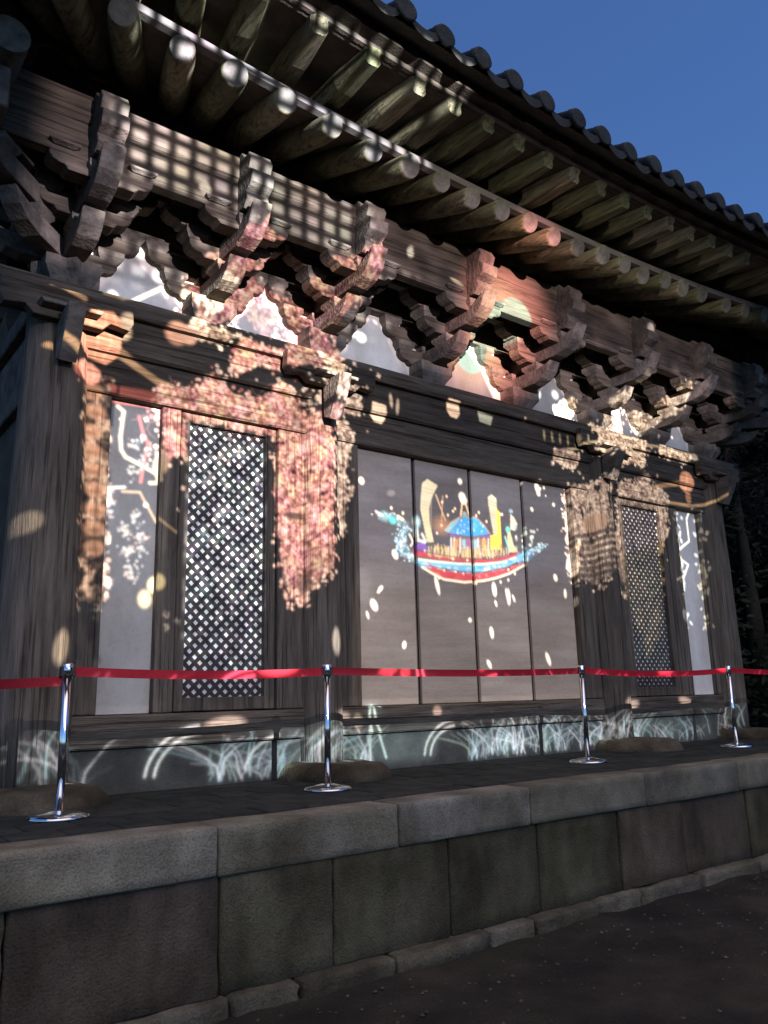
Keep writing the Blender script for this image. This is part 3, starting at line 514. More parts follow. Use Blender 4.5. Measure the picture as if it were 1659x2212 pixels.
def extrude_profile(pts, t, axis='Y', m=None, name='arm', bev=.006):
    # pts in (a, z); axis 'Y': profile runs along -Y (outwards), thickness along X; axis 'X': profile along X, thickness along Y
    bm = bmesh.new()
    def P(a, z, s): return (s*t/2, -a, z) if axis == 'Y' else (a, s*t/2, z)
    A = [bm.verts.new(P(a, z, -1)) for a, z in pts]; B = [bm.verts.new(P(a, z, 1)) for a, z in pts]
    fa = bm.faces.new(A); fb = bm.faces.new(B[::-1])
    n = len(pts)
    for i in range(n): bm.faces.new((A[i], B[i], B[(i+1) % n], A[(i+1) % n]))
    bmesh.ops.recalc_face_normals(bm, faces=bm.faces)
    if bev: bmesh.ops.bevel(bm, geom=list(fa.edges)+list(fb.edges), offset=bev, segments=1, affect='EDGES')
    bmesh.ops.triangulate(bm, faces=[f for f in bm.faces if len(f.verts) > 4])
    bmesh.ops.recalc_face_normals(bm, faces=bm.faces)
    return mesh_of(name, bm, m)
def tube(bm, p0, p1, r0, r1, seg_=14, caps=True, mid=None, mi=0, ci=0):
    p0 = Vector(p0); p1 = Vector(p1); d = (p1-p0).normalized(); a = d.orthogonal().normalized(); b = d.cross(a)
    st = [(0, r0), (1, r1)] if mid is None else [(0, r0)]+mid+[(1, r1)]
    rings = []
    for t, r in st:
        c = p0.lerp(p1, t); rings.append([bm.verts.new(c+(a*math.cos(k*2*math.pi/seg_)+b*math.sin(k*2*math.pi/seg_))*r) for k in range(seg_)])
    for q, w in zip(rings, rings[1:]):
        for k in range(seg_):
            f = bm.faces.new((q[k], q[(k+1) % seg_], w[(k+1) % seg_], w[k])); f.smooth = True; f.material_index = mi
    if caps:
        f = bm.faces.new(rings[0][::-1]); f.material_index = ci
        f = bm.faces.new(rings[-1]); f.material_index = ci
def lathe(profile, seg_=24):
    bm = bmesh.new(); rings = []
    for r, z in profile: rings.append([bm.verts.new((r*math.cos(k*2*math.pi/seg_), r*math.sin(k*2*math.pi/seg_), z)) for k in range(seg_)])
    for q, w in zip(rings, rings[1:]):
        for k in range(seg_):
            f = bm.faces.new((q[k], q[(k+1) % seg_], w[(k+1) % seg_], w[k])); f.smooth = True
    bm.faces.new(rings[0][::-1]); bm.faces.new(rings[-1])
    return bm

# ------------------------------------------------------------------ ground
GZ = -0.90
bm = bmesh.new(); bmesh.ops.create_grid(bm, x_segments=2, y_segments=2, size=600)
g = link('ground', mesh_of('ground', bm, M['earth']), None, (0, 0, GZ)); tag(g, 'dark trodden earth of the temple yard', None, None, 'structure')
def wav(x, y): return .010*math.sin(x*3.1+y*1.7)+.008*math.sin(x*7.3-y*5.1)+.004*math.sin(x*17+y*13)
bm = bmesh.new(); bmesh.ops.create_grid(bm, x_segments=120, y_segments=60, size=.5)
for v in bm.verts: v.co = Vector((4+v.co.x*20, .2+v.co.y*8.4, 0)); v.co.z = .022+wav(v.co.x, v.co.y)
for f in bm.faces: f.smooth = True
gp = link('yard_path', mesh_of('yard_path', bm, M['earth']), None, (0, 0, GZ)); tag(gp, 'uneven trodden path below the stone platform', None, None, 'structure')

# ------------------------------------------------------------------ stone platform
plat = link('stone_platform', None, None, (5.7, 3.99, GZ)); tag(plat, 'grey stone platform with a long capstone edge carrying the hall', 'platform')
plat.matrix_world; PO = Vector((5.7, 3.99, GZ))
def pl(name, me, loc, rot=(0, 0, 0)): return link(name, me, plat, Vector(loc)-PO, rot)
CY = 3.99
caps = [-2.4, -1.4, -.35, .72, 1.945, 3.098, 4.213, 5.475, 6.778, 8.02, 9.2, 10.4, 11.5, 12.6]
for i, (a, b) in enumerate(zip(caps, caps[1:])):
    w = b-a-.008
    pl('capstone', rough_block(w, .27, .24, M['cap'], i+3, .005, 5, 'capstone'), ((a+b)/2, CY+.135+rnd.uniform(-.004, .004), -.24+rnd.uniform(-.004, .003)))
slabs = [-2.4, -1.3, -.2, .97, 1.97, 2.646, 3.489, 4.28, 5.146, 5.95, 6.9, 7.8, 8.8, 9.7, 10.6, 11.6, 12.6]
for i, (a, b) in enumerate(zip(slabs, slabs[1:])):
    pl('facing_slab', rough_block(b-a-.012, .2, .56, M['slab2'] if i in (0, 3, 8, 9, 13) else M['slab'], i+31, .013, 6, 'facing_slab'), ((a+b)/2, CY+.125+rnd.uniform(-.008, .010), -.795))
x = -2.4; i = 0
while x < 12.4:
    w = rnd.uniform(.35, .8); h = rnd.uniform(.07, .13)
    pl('footing_stone', rough_block(w-.02, .30, h+.05, M['rubble'], i+77, .016, 3, 'footing_stone'), (x+w/2, CY+.09+rnd.uniform(-.03, .02), -.79-.01-h-.04), (0, 0, rnd.uniform(-.03, .03))); x += w; i += 1
bm = bmesh.new(); box(bm, -2.35, 12.55, CY+.20, 12.0, -.88, -.035)
pl('platform_core', mesh_of('platform_core', bm, M['rubble']), (0, 0, 0)).location = -PO
pm = [rough_block(.262, .262, .05, M['paver'], 200+k, .003, 2, 'floor_tile') for k in range(4)]
y = CY+.405; row = 0
while y < 6.3:
    xx = .35+(row % 2)*.135
    while xx < 12.0:
        if y < 5.7: pl('floor_tile', pm[rnd.randrange(4)], (xx, y, -.047+rnd.uniform(-.004, .003)), (0, 0, rnd.uniform(-.015, .015)))
        xx += .27
    y += .27; row += 1
box_obj('floor_edge', -2.35, 12.55, 5.71, 12.0, -.04, -.002, M['paver'], None).parent = plat
bpy.context.view_layer.update()
for o in plat.children:
    if o.name.startswith('floor_edge'): o.location = Vector(o.location)-PO

# ------------------------------------------------------------------ the hall
hall = link('temple_hall', None, None, (5.7, 5.9, 0)); tag(hall, 'old timber temple hall with bracketed eaves washed by projected pictures', 'temple')
HO = Vector((5.7, 5.9, 0))
def hp(name, me, loc=(0, 0, 0), rot=(0, 0, 0), scale=(1, 1, 1)): return link(name, me, hall, Vector(loc)-HO, rot, scale)
def hbox(name, x0, x1, y0, y1, z0, z1, m, bev=.008, parent=None, jit=0):
    me = box_mesh(name, x1-x0, y1-y0, z1-z0, m, bev, jit); c = Vector(((x0+x1)/2, (y0+y1)/2, z0))
    if parent is None: return link(name, me, hall, c-HO)
    return link(name, me, parent, c-HO-Vector(parent.location))
COLX = [1.49, 3.76, 7.60, 9.97]; COLR = [.255, .205, .225, .23]
for cx, r in zip(COLX, COLR):
    prof = [(r*.98, .08), (r, .5), (r*1.0, 1.2), (r*.96, 2.2), (r*.88, 3.0), (r*.84, 3.5)]
    hp('column', mesh_of('column', lathe(prof, 28), M['wood_v']), (cx, 5.9, 0))
    bm = bmesh.new(); bmesh.ops.create_icosphere(bm, subdivisions=3, radius=1)
    for v in bm.verts:
        v.co.x *= .43*(1+.1*math.sin(cx*3+v.co.y*4)); v.co.y *= .56*(1+.1*math.sin(cx+v.co.x*6)); v.co.z = max(-.05, min(v.co.z*.2, .115+.01*math.sin(v.co.x*9+cx)))
    hp('foundation_stone', mesh_of('foundation_stone', bm, M['base'], True), (cx, 5.70, 0))
for cx in (1.52, 9.97):                                   # columns along the two flanks
    for cy in (8.2, 10.6):
        hp('column', mesh_of('column', lathe([(.2, .02), (.2, 1.5), (.17, 3.5)], 20), M['wood_v']), (cx, cy, 0))
# lintels
LX = (1.52, 3.76, 7.60, 9.97)
for a, b in zip(LX, LX[1:]):
    hbox('lower_lintel', a, b, 5.80, 6.02, 2.885, 3.20, M['wood_x'], .012)
    hbox('upper_lintel', a, b, 5.755, 6.05, 3.202, 3.50, M['wood_x'], .02)
hbox('top_plate', 1.0, 10.5, 5.71, 6.09, 3.502, 3.65, M['wood_x'], .01)
for sx, cx in ((-1, 1.52), (1, 9.97)):
    hbox('flank_lintel', cx-.12, cx+.12, 5.9, 11.0, 2.95, 3.50, M['wood'], .01)
    hbox('flank_plate', cx-.19, cx+.19, 6.1, 11.0, 3.502, 3.65, M['wood'], .01)
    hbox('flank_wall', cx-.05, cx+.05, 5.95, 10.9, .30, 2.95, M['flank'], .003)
    hbox('flank_sill', cx-.1, cx+.1, 5.95, 10.9, .0, .30, M['wood'], .008)
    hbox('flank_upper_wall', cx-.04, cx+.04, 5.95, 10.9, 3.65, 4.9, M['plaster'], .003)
hbox('rear_wall', 1.5, 10.0, 10.9, 11.0, 0, 4.9, M['plaster'], .003)
# shaped shoulder boards and tongues at the column heads
wing = extrude_profile([(-.47, .06), (-.44, .0), (-.30, .02), (-.24, -.04), (.24, -.04), (.30, .02), (.44, 0), (.47, .06), (.46, .20), (-.46, .20)], .09, 'X', M['wood_x'], 'shoulder_board')
tongue = extrude_profile([(-.05, .32), (.22, .34), (.20, .25), (.13, .10), (.05, -.04), (-.05, .0)], .12, 'Y', M['wood'], 'column_tongue')
tplate = extrude_profile([(-.2, 0), (.2, 0), (.22, .03), (-.22, .03)], .2, 'X', M['wood'], 'tongue_plate')
for cx, r in zip(COLX, COLR):
    hp('shoulder_board', wing, (cx, 5.665, 3.34))
    hp('column_tongue', tongue, (cx, 5.64, 3.02))
    hp('tongue_plate', tplate, (cx, 5.62, 3.362))
# base wall and sill
edges = [(1.73, 3.565), (3.955, 7.385), (7.82, 9.76)]
for a, b in edges:
    hbox('base_wall', a-.05, b+.05, 5.86, 6.0, -.002, .308, M['mud'], .004)
    hbox('sill_beam', a-.04, b+.04, 5.82, 6.02, .31, .535, M['wood_x'], .012)
# left and right bay: post, plaster panel, post, lattice window
def bay(xs, flip):
    # xs: list of boundaries in order outer jamb, panel, post, window leaf, jamb
    j0, p0, p1, w0, w1, j1 = xs
    def rg(a, b): return (min(a, b), max(a, b))
    a, b = rg(j0, p0); hbox('jamb_post', a, b, 5.83, 5.99, .54, 2.883, M['wood_v'], .008)
    a, b = rg(p0, p1); hbox('plaster_panel', a, b, 5.90, 5.96, .54, 2.883, M['plaster'], .002)
    a, b = rg(p1, w0); hbox('middle_post', a, b, 5.84, 5.99, .54, 2.883, M['wood_v'], .008)
    a, b = rg(w1, j1); hbox('jamb_post', a, b, 5.83, 5.99, .54, 2.883, M['wood_v'], .008)
    a, b = rg(w0, w1)
    W = link('lattice_window', None, hall, Vector(((a+b)/2, 5.86, .55))-HO)
    def wb(name, x0, x1, z0, z1, y0=5.855, y1=5.915, m=M['wood_v']): return hbox(name, x0, x1, y0, y1, z0, z1, m, .006, W)
    la, lb, za, zb = a+.085, b-.105, .645, 2.80
    wb('stile', a+.008, la, .545, 2.875); wb('stile', lb, b-.012, .545, 2.875)
    wb('rail', la+.001, lb-.001, .545, za); wb('rail', la+.001, lb-.001, zb, 2.875)
    wb('window_paper', la-.01, lb+.01, za-.01, zb+.01, 5.912, 5.918, M['paper'])
    # diagonal bars, clipped to the opening
    pitch = .087
    wid = .027; n = 0
    for sgn in (1, -1):
        c = -(zb-za)
        while c < (lb-la)+(zb-za)+.1:
            # line: x = la + c + sgn*(z-za)   (sgn -1: x = la + c - (z-za))
            pts = []
            for z in (za, zb):
                x = la+c+sgn*(z-za); pts.append((x, z))
            (xa, z0), (xb, z1) = pts
            def clip(xv): return z0+(xv-xa)/(xb-xa)*(z1-z0)
            t0, t1 = sorted(((la-xa)/(xb-xa), (lb-xa)/(xb-xa))); t0 = max(0, t0); t1 = min(1, t1)
            if t1-t0 > .01:
                q0 = (xa+(xb-xa)*t0, z0+(z1-z0)*t0); q1 = (xa+(xb-xa)*t1, z0+(z1-z0)*t1)
                L = math.hypot(q1[0]-q0[0], q1[1]-q0[1]); yb = 5.884 if sgn > 0 else 5.894
                me = box_mesh('lattice_bar', L, .011, wid, M['bar'], 0)
                cx, cz = (q0[0]+q1[0])/2, (q0[1]+q1[1])/2
                ang = math.atan2(q1[1]-q0[1], q1[0]-q0[0])
                o = link('lattice_bar', me, W, Vector((cx+math.sin(ang)*wid/2, yb+.012, cz-math.cos(ang)*wid/2))-HO-Vector(W.location), (0, -ang, 0)); n += 1
            c += pitch
    return W
tag(bay((1.70, 1.895, 2.30, 2.455, 3.33, 3.60), False), 'lattice window beside the left corner plaster panel')
tag(bay((9.80, 9.68, 9.17, 8.93, 7.99, 7.78), True), 'lattice window next to the far corner plaster panel')
# centre: four pale door leaves between posts
hbox('jamb_post', 3.93, 4.165, 5.83, 5.99, .54, 2.883, M['wood_v'], .008); hbox('jamb_post', 7.135, 7.42, 5.83, 5.99, .54, 2.883, M['wood_v'], .008)
dx = [4.165, 4.875, 5.62, 6.39, 7.135]
for a, b in zip(dx, dx[1:]):
    leaf = hbox('door_leaf', a+.024, b-.024, 5.905, 5.945, .54, 2.883, M['door'], .006)
hbox('door_backing', 4.0, 7.3, 5.97, 5.99, .54, 2.88, M['soffit'], 0)
for a in dx[1:-1]: hbox('door_mullion', a-.012, a+.012, 5.94, 5.965, .54, 2.88, M['wood_v'], 0)
# plaster between brackets
BX = [1.52, 2.65, 3.76, 5.06, 6.34, 7.62, 8.80, 9.97]
for a, b in zip(BX, BX[1:]): hbox('bracket_plaster', a+.02, b-.02, 5.90, 5.95, 3.652, 4.50, M['plaster'], .002)
# long beams over the brackets
YB, YM = 5.18, 5.54
hbox('wall_beam', 1.2, 10.3, 5.80, 5.98, 4.27, 4.47, M['wood_x'], .01)
hbox('wall_beam', 1.2, 10.3, 5.80, 5.98, 4.472, 5.2, M['wood_x'], .01)
hbox('step_beam', .9, 10.6, YM-.05, YM+.05, 4.42, 4.62, M['wood_x'], .01)
hbox('eave_beam', .45, 11.05, YB-.055, YB+.055, 4.285, 4.56, M['wood_x'], .01)
hbox('eave_purlin', .15, 11.35, YB-.075, YB+.085, 4.562, 4.80, M['wood_x'], .035)
bm = bmesh.new(); prev = None
for k_ in range(41):
    X_ = .3+10.9*k_/40; zz = 4.74+.0135*(X_-4.9)**2+(YM+.02-4.40)*.40-.20; q = [bm.verts.new((X_, YM+.02+.11*math.cos(a_*math.pi/6), zz+.11*math.sin(a_*math.pi/6))) for a_ in range(12)]
    if prev:
        for a_ in range(12): bm.faces.new((prev[a_], prev[(a_+1) % 12], q[(a_+1) % 12], q[a_])).smooth = True
    prev = q
bmesh.ops.recalc_face_normals(bm, faces=bm.faces); hp('inner_purlin', mesh_of('inner_purlin', bm, M['wood_x'])).location = -HO
for cx in (.80, 10.70):
    bm = bmesh.new(); tube(bm, (cx, 4.78, 4.72), (cx, 11.0, 4.72), .125, .13, 18); hp('flank_purlin', mesh_of('flank_purlin', bm, M['wood'])).location = -HO
    hbox('flank_eave_beam', cx-.05, cx+.05, 4.9, 11, 4.29, 4.58, M['wood'], .01)
# brackets
def xarm(L, h=.13):
    a = L/2; return [(-a, h), (-a, h*.55), (-a+.02, h*.35), (-a+.06, h*.22), (-a+.10, h*.2), (-a+.13, .0), (a-.13, 0), (a-.10, h*.2), (a-.06, h*.22), (a-.02, h*.35), (a, h*.55), (a, h)]
ARM = {L: extrude_profile(xarm(L, .155), .145, 'X', M['wood_x'], 'bracket_arm') for L in (.66, .72, .98, 1.06)}
def blockmesh(w, h, nm):
    bm = bmesh.new(); k = .68
    rings = [(w*k, 0), (w*.80, h*.22), (w, h*.5), (w, h)]; R4 = []
    for s, z in rings: R4.append([bm.verts.new((sx*s/2, sy*s/2, z)) for sx, sy in ((-1, -1), (1, -1), (1, 1), (-1, 1))])
    for q, v in zip(R4, R4[1:]):
        for i in range(4): bm.faces.new((q[i], q[(i+1) % 4], v[(i+1) % 4], v[i]))
    bm.faces.new(R4[0][::-1]); bm.faces.new(R4[-1]); return mesh_of(nm, bm, M['wood'])
CAPB = blockmesh(.40, .20, 'bracket_set'); SORO = blockmesh(.205, .09, 'bearing_block')
T1 = extrude_profile([(-.25, 0), (.38, 0), (.50, .03), (.58, .09), (.63, .19), (.55, .165), (.46, .15), (-.25, .15)], .16, 'Y', M['wood'], 'bracket_tongue')
T2 = extrude_profile([(-.25, 0), (.72, 0), (.85, .03), (.94, .10), (1.02, .25), (.92, .20), (.82, .155), (-.25, .155)], .16, 'Y', M['wood'], 'bracket_tongue')
HEAD = extrude_profile([(-.25, 0), (.72, 0), (.80, .03), (.88, .02), (.94, .08), (.92, .15), (1.0, .19), (1.02, .28), (.96, .33), (.99, .40), (.95, .47), (.88, .46), (.83, .53), (.75, .52), (.70, .40), (-.25, .22)], .19, 'Y', M['wood'], 'cloud_head')
def bracket(cx, cy=5.9, rz=0.0, z0=3.652, stretch=1.0, cap=True, side=True):
    root = link('bracket_set', CAPB, hall, Vector((cx, cy, z0))-HO, (0, 0, rz))
    if not cap: root.scale = (.9, .9, 1)
    k = stretch
    def c(nm, me, loc, s=(1, 1, 1)): return link(nm, me, root, loc, (0, 0, 0), s)
    zt1, zt2, zt3 = .185, .40, .615
    c('bracket_tongue', T1, (0, 0, zt1), (1, k, 1)); c('bracket_tongue', T2, (0, 0, zt2), (1, k, 1)); c('cloud_head', HEAD, (0, 0, zt3), (1, k, 1))
    if side:
        c('bracket_arm', ARM[.72], (0, 0, zt1)); c('bracket_arm', ARM[1.06], (0, 0, zt2))
        c('bracket_arm', ARM[.66], (0, -.36*k, zt2)); c('bracket_arm', ARM[1.06], (0, -.36*k, zt3+.01)); c('bracket_arm', ARM[.72], (0, -.70*k, zt3-.10))
        for dx_ in (-.30, 0, .30): c('bearing_block', SORO, (dx_, 0, zt1+.13))
        for dx_ in (-.46, .46): c('bearing_block', SORO, (dx_, 0, zt2+.13))
        for dx_ in (-.27, .27): c('bearing_block', SORO, (dx_, -.36*k, zt2+.13)); c('bearing_block', SORO, (dx_*1.0, -.72*k, zt3+.045), (1, 1, .35))
        for dx_ in (-.42, .42): c('bearing_block', SORO, (dx_, -.36*k, zt3+.14))
    c('bearing_block', SORO, (0, -.36*k, zt1+.135), (1.05, 1.05, .95)); c('bearing_block', SORO, (0, -.72*k, zt2+.135), (1.05, 1.05, .95))
    return root
for x in BX: bracket(x)
for cx, sg in ((1.52, -1), (9.97, 1)):
    bracket(cx, 5.9, sg*math.pi/2, 3.6535, 1.0, False)
    bracket(cx, 5.9, sg*math.pi/4, 3.655, 1.41, False, False)
    bracket(cx, 7.1, sg*math.pi/2, 3.652)
# ---- rafters
def ze(X): return 4.74+.0135*(X-4.9)**2
def sweep_strip(name, x0, x1, y0, y1, zlo, zhi, m, n=60, yf=None):
    bm = bmesh.new(); prev = None
    for i in range(n+1):
        X = x0+(x1-x0)*i/n; q = [bm.verts.new((X, y, ze(X)+z)) for y, z in ((y0, zlo), (y1, zlo), (y1, zhi), (y0, zhi))]
        if prev:
            for k in range(4): bm.faces.new((prev[k], prev[(k+1) % 4], q[(k+1) % 4], q[k]))
        else: bm.faces.new(q)
        prev = q
    bm.faces.new(prev[::-1]); bmesh.ops.recalc_face_normals(bm, faces=bm.faces)
    o = hp(name, mesh_of(name, bm, m)); o.location = -HO; return o
YE = 4.40; SL = .40
ends = []                                   # (x at the end, dx/dy)
xx = 3.36
while xx < 7.95: ends.append((xx, 0.0)); xx += .345
left = [(2.96, .045), (2.56, .13), (2.16, .20), (1.78, .33), (1.37, .41), (.98, .52), (.60, .64), (.22, .78), (-.15, .92)]
for x, s in left: ends.append((x, s)); ends.append((11.36-x, -s))
ends.sort()
for x, s in ends:
    r0 = rnd.uniform(.090, .104); L = 2.0
    n = math.hypot(s, 1); dxx, dyy = s/n*L, 1/n*L
    jz = rnd.uniform(-.008, .008); jy = rnd.uniform(-.02, .02)
    p0 = Vector((0, 0, 0)); p1 = Vector((dxx, dyy, SL*L))
    bm = bmesh.new(); tube(bm, p0, p1, r0*.9, r0*1.28, 18, True, [(.012, r0), (.09, r0*1.14), (.35, r0*1.26)], 0, 1)
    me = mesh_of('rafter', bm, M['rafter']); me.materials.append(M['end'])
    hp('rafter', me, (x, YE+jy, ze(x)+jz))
    # flying rafter above
    fx = x*.985+.03
    bm = bmesh.new(); Lf = 1.15
    w0, h0, w1, h1 = .066, .070, .092, .096
    d = Vector((s/n, 1/n, .14)); side = Vector((1/n, -s/n, 0)); upv = Vector((0, 0, 1))
    rings = []
    for t, w, h in ((0, w0*.8, h0*.8), (.03, w0, h0), (.35, w1, h1), (1, w1, h1)):
        c_ = d*(Lf*t); cut = .06 if t == 0 else 0
        ring = []
        for ca, sa in ((-1, .75), (-.75, 1), (.75, 1), (1, .75), (1, -.45), (.62, -1), (-.62, -1), (-1, -.45)):
            ring.append(bm.verts.new(c_+side*(w*ca)+upv*(h*sa)+(d*cut*(1 if sa < 0 else 0))))
        rings.append(ring)
    for q, v in zip(rings, rings[1:]):
        for i in range(8): bm.faces.new((q[i], q[(i+1) % 8], v[(i+1) % 8], v[i]))
    bm.faces.new(rings[0][::-1]); bm.faces.new(rings[-1]); bmesh.ops.recalc_face_normals(bm, faces=bm.faces)
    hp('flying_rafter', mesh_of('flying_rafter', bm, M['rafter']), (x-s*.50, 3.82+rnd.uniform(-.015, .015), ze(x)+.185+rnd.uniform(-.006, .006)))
# hip rafters
for cx, sg in ((1.0, -1), (10.5, 1)):
    bm = bmesh.new(); tube(bm, (cx, 5.4, 5.15), (cx+sg*1.75, 3.62, 5.12), .16, .13, 4); hp('hip_rafter', mesh_of('hip_rafter', bm, M['wood'])).location = -HO
sweep_strip('eave_strip', -.6, 12.0, YE-.005, YE+.055, .068, .128, M['strip'])
sweep_strip('drip_strip', -.9, 12.3, 3.83, 3.90, .238, .285, M['soffit'])
sweep_strip('tile_bed', -.95, 12.35, 3.74, 3.85, .282, .330, M['soffit'])
# soffits
def sheet(name, rows, m, t=.02, x0=-.9, x1=12.3, n=50):
    bm = bmesh.new(); G = []
    for i in range(n+1):
        X = x0+(x1-x0)*i/n; G.append([(bm.verts.new((X, y, ze(X)+z)), bm.verts.new((X, y, ze(X)+z+t))) for y, z in rows])
    for a, b in zip(G, G[1:]):
        for k in range(len(rows)-1):
            bm.faces.new((a[k][0], b[k][0], b[k+1][0], a[k+1][0])); bm.faces.new((a[k][1], a[k+1][1], b[k+1][1], b[k][1]))
    bmesh.ops.recalc_face_normals(bm, faces=bm.faces)
    o = hp(name, mesh_of(name, bm, m)); o.location = -HO; return o
sheet('soffit_board', [(4.46, .075), (5.2, .375), (6.3, .83), (11.2, .84)], M['soffit'])
sheet('upper_soffit_board', [(3.86, .235), (4.5, .325), (5.0, .40)], M['soffit'])
# ---- eaves along the two flanks
def zf(y): return 4.80+.018*(y-9.0)**2
for sg, xe, xp in ((-1, -.15, .80), (1, 11.65, 10.70)):
    y = 5.2
    while y < 11.0:
        bm = bmesh.new(); tube(bm, (0, 0, 0), (-sg*1.9, 0, 1.9*SL), .078, .105, 12, True, [(.02, .086), (.3, .10)], 0, 1)
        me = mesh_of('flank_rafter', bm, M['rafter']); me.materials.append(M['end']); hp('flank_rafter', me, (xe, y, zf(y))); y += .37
    bm = bmesh.new(); pv = None
    for k_ in range(15):
        y = 4.2+7.0*k_/14; q = [bm.verts.new((xe+sg*dx_, y, zf(y)+dz_)) for dx_, dz_ in ((.62, .28), (0.0, .10), (-.9, .47), (-1.9, .87))]
        if pv:
            for a_ in range(3): bm.faces.new((pv[a_], q[a_], q[a_+1], pv[a_+1]))
        pv = q
    hp('flank_soffit', mesh_of('flank_soffit', bm, M['soffit'])).location = -HO
# ---- roof
def roof_z(y): d = y-3.58; return .315+.42*d+.028*d*d
rows = [(3.56+.5*k, roof_z(3.56+.5*k)-.03) for k in range(12)]
roof = sheet('roof', rows, M['tile'], .06, -1.0, 12.4, 60)
tag(roof, 'dark clay tile roof with rows of rounded cover tiles')
RO = Vector((0, 0, 0))
def cover_mesh(r, L, m):
    bm = bmesh.new(); seg_ = 16; rings = []
    for y, k, cut in ((-.006, .86, -1), (0, 1.0, -1), (.05, 1.0, -1), (.052, .93, -1), (L, .90, -1)):
        rings.append([bm.verts.new((-r*k*math.cos(2*math.pi*q/seg_), y, r*k*math.sin(2*math.pi*q/seg_)+.43*max(y, 0))) for q in range(seg_)])
    for a, b in zip(rings, rings[1:]):
        for q in range(seg_): f = bm.faces.new((a[q], a[(q+1) % seg_], b[(q+1) % seg_], b[q])); f.smooth = True
    bm.faces.new(rings[0]); bm.faces.new(rings[-1][::-1]); bmesh.ops.recalc_face_normals(bm, faces=bm.faces); return mesh_of('cover_tile', bm, m)
def pan_mesh(w, L, m):
    bm = bmesh.new(); seg_ = 10; R_ = []
    for y, dz, th in ((-.004, 0, .075), (.02, .01, .075), (.022, .01, .026), (L, .43*L, .026)):
        lo_ = []; hi_ = []
        for k in range(seg_+1):
            t = -1+2*k/seg_; z = .075*t*t-.075; hh = th if th < .05 else .026+.055*(1-t*t)
            lo_.append(bm.verts.new((t*w/2, y, z+dz-hh))); hi_.append(bm.verts.new((t*w/2, y, z+dz)))
        R_.append((lo_, hi_))
    for (la, ha), (lb, hb) in zip(R_, R_[1:]):
        for k in range(seg_):
            bm.faces.new((la[k], la[k+1], lb[k+1], lb[k])); bm.faces.new((ha[k], hb[k], hb[k+1], ha[k+1]))
        bm.faces.new((la[0], lb[0], hb[0], ha[0])); bm.faces.new((la[-1], ha[-1], hb[-1], lb[-1]))
    for k in range(seg_):
        bm.faces.new((R_[0][0][k], R_[0][1][k], R_[0][1][k+1], R_[0][0][k+1])); bm.faces.new((R_[-1][0][k], R_[-1][0][k+1], R_[-1][1][k+1], R_[-1][1][k]))
    bmesh.ops.recalc_face_normals(bm, faces=bm.faces); return mesh_of('pan_tile', bm, m)
CV = cover_mesh(.088, .36, M['tile']); PN = pan_mesh(.35, .36, M['tile'])
x = -.85; ri = 0
while x < 12.3:
    for k in range(2):
        y = 3.53+k*.33; z = ze(x)+.375+k*.33*.43+k*.004
        link('cover_tile', CV, roof, (x+rnd.uniform(-.008, .008), y+rnd.uniform(-.012, .012), z+rnd.uniform(-.006, .006)), (0, rnd.uniform(-.08, .08), rnd.uniform(-.02, .02)))
        xp = x+.175; link('pan_tile', PN, roof, (xp, y+.02+rnd.uniform(-.01, .01), ze(xp)+.395+k*.33*.43+k*.004), (0, rnd.uniform(-.03, .03), 0))
    x += .35; ri += 1
bm = bmesh.new(); x = -.85                       # the rest of each row up the slope
while x < 12.3:
    pr = None
    for j in range(16):
        y = 4.15+j*.34; z = ze(x)+roof_z(y)+.05; ring = [bm.verts.new((x-.08*math.cos(math.pi*k/6), y, z+.08*math.sin(math.pi*k/6))) for k in range(7)]
        if pr:
            for k in range(6): bm.faces.new((pr[k], pr[k+1], ring[k+1], ring[k]))
        pr = ring
    x += .35
bmesh.ops.recalc_face_normals(bm, faces=bm.faces)
rt_ = link('upper_cover_tiles', mesh_of('upper_cover_tiles', bm, M['tile']), roof); rt_['kind'] = 'stuff'

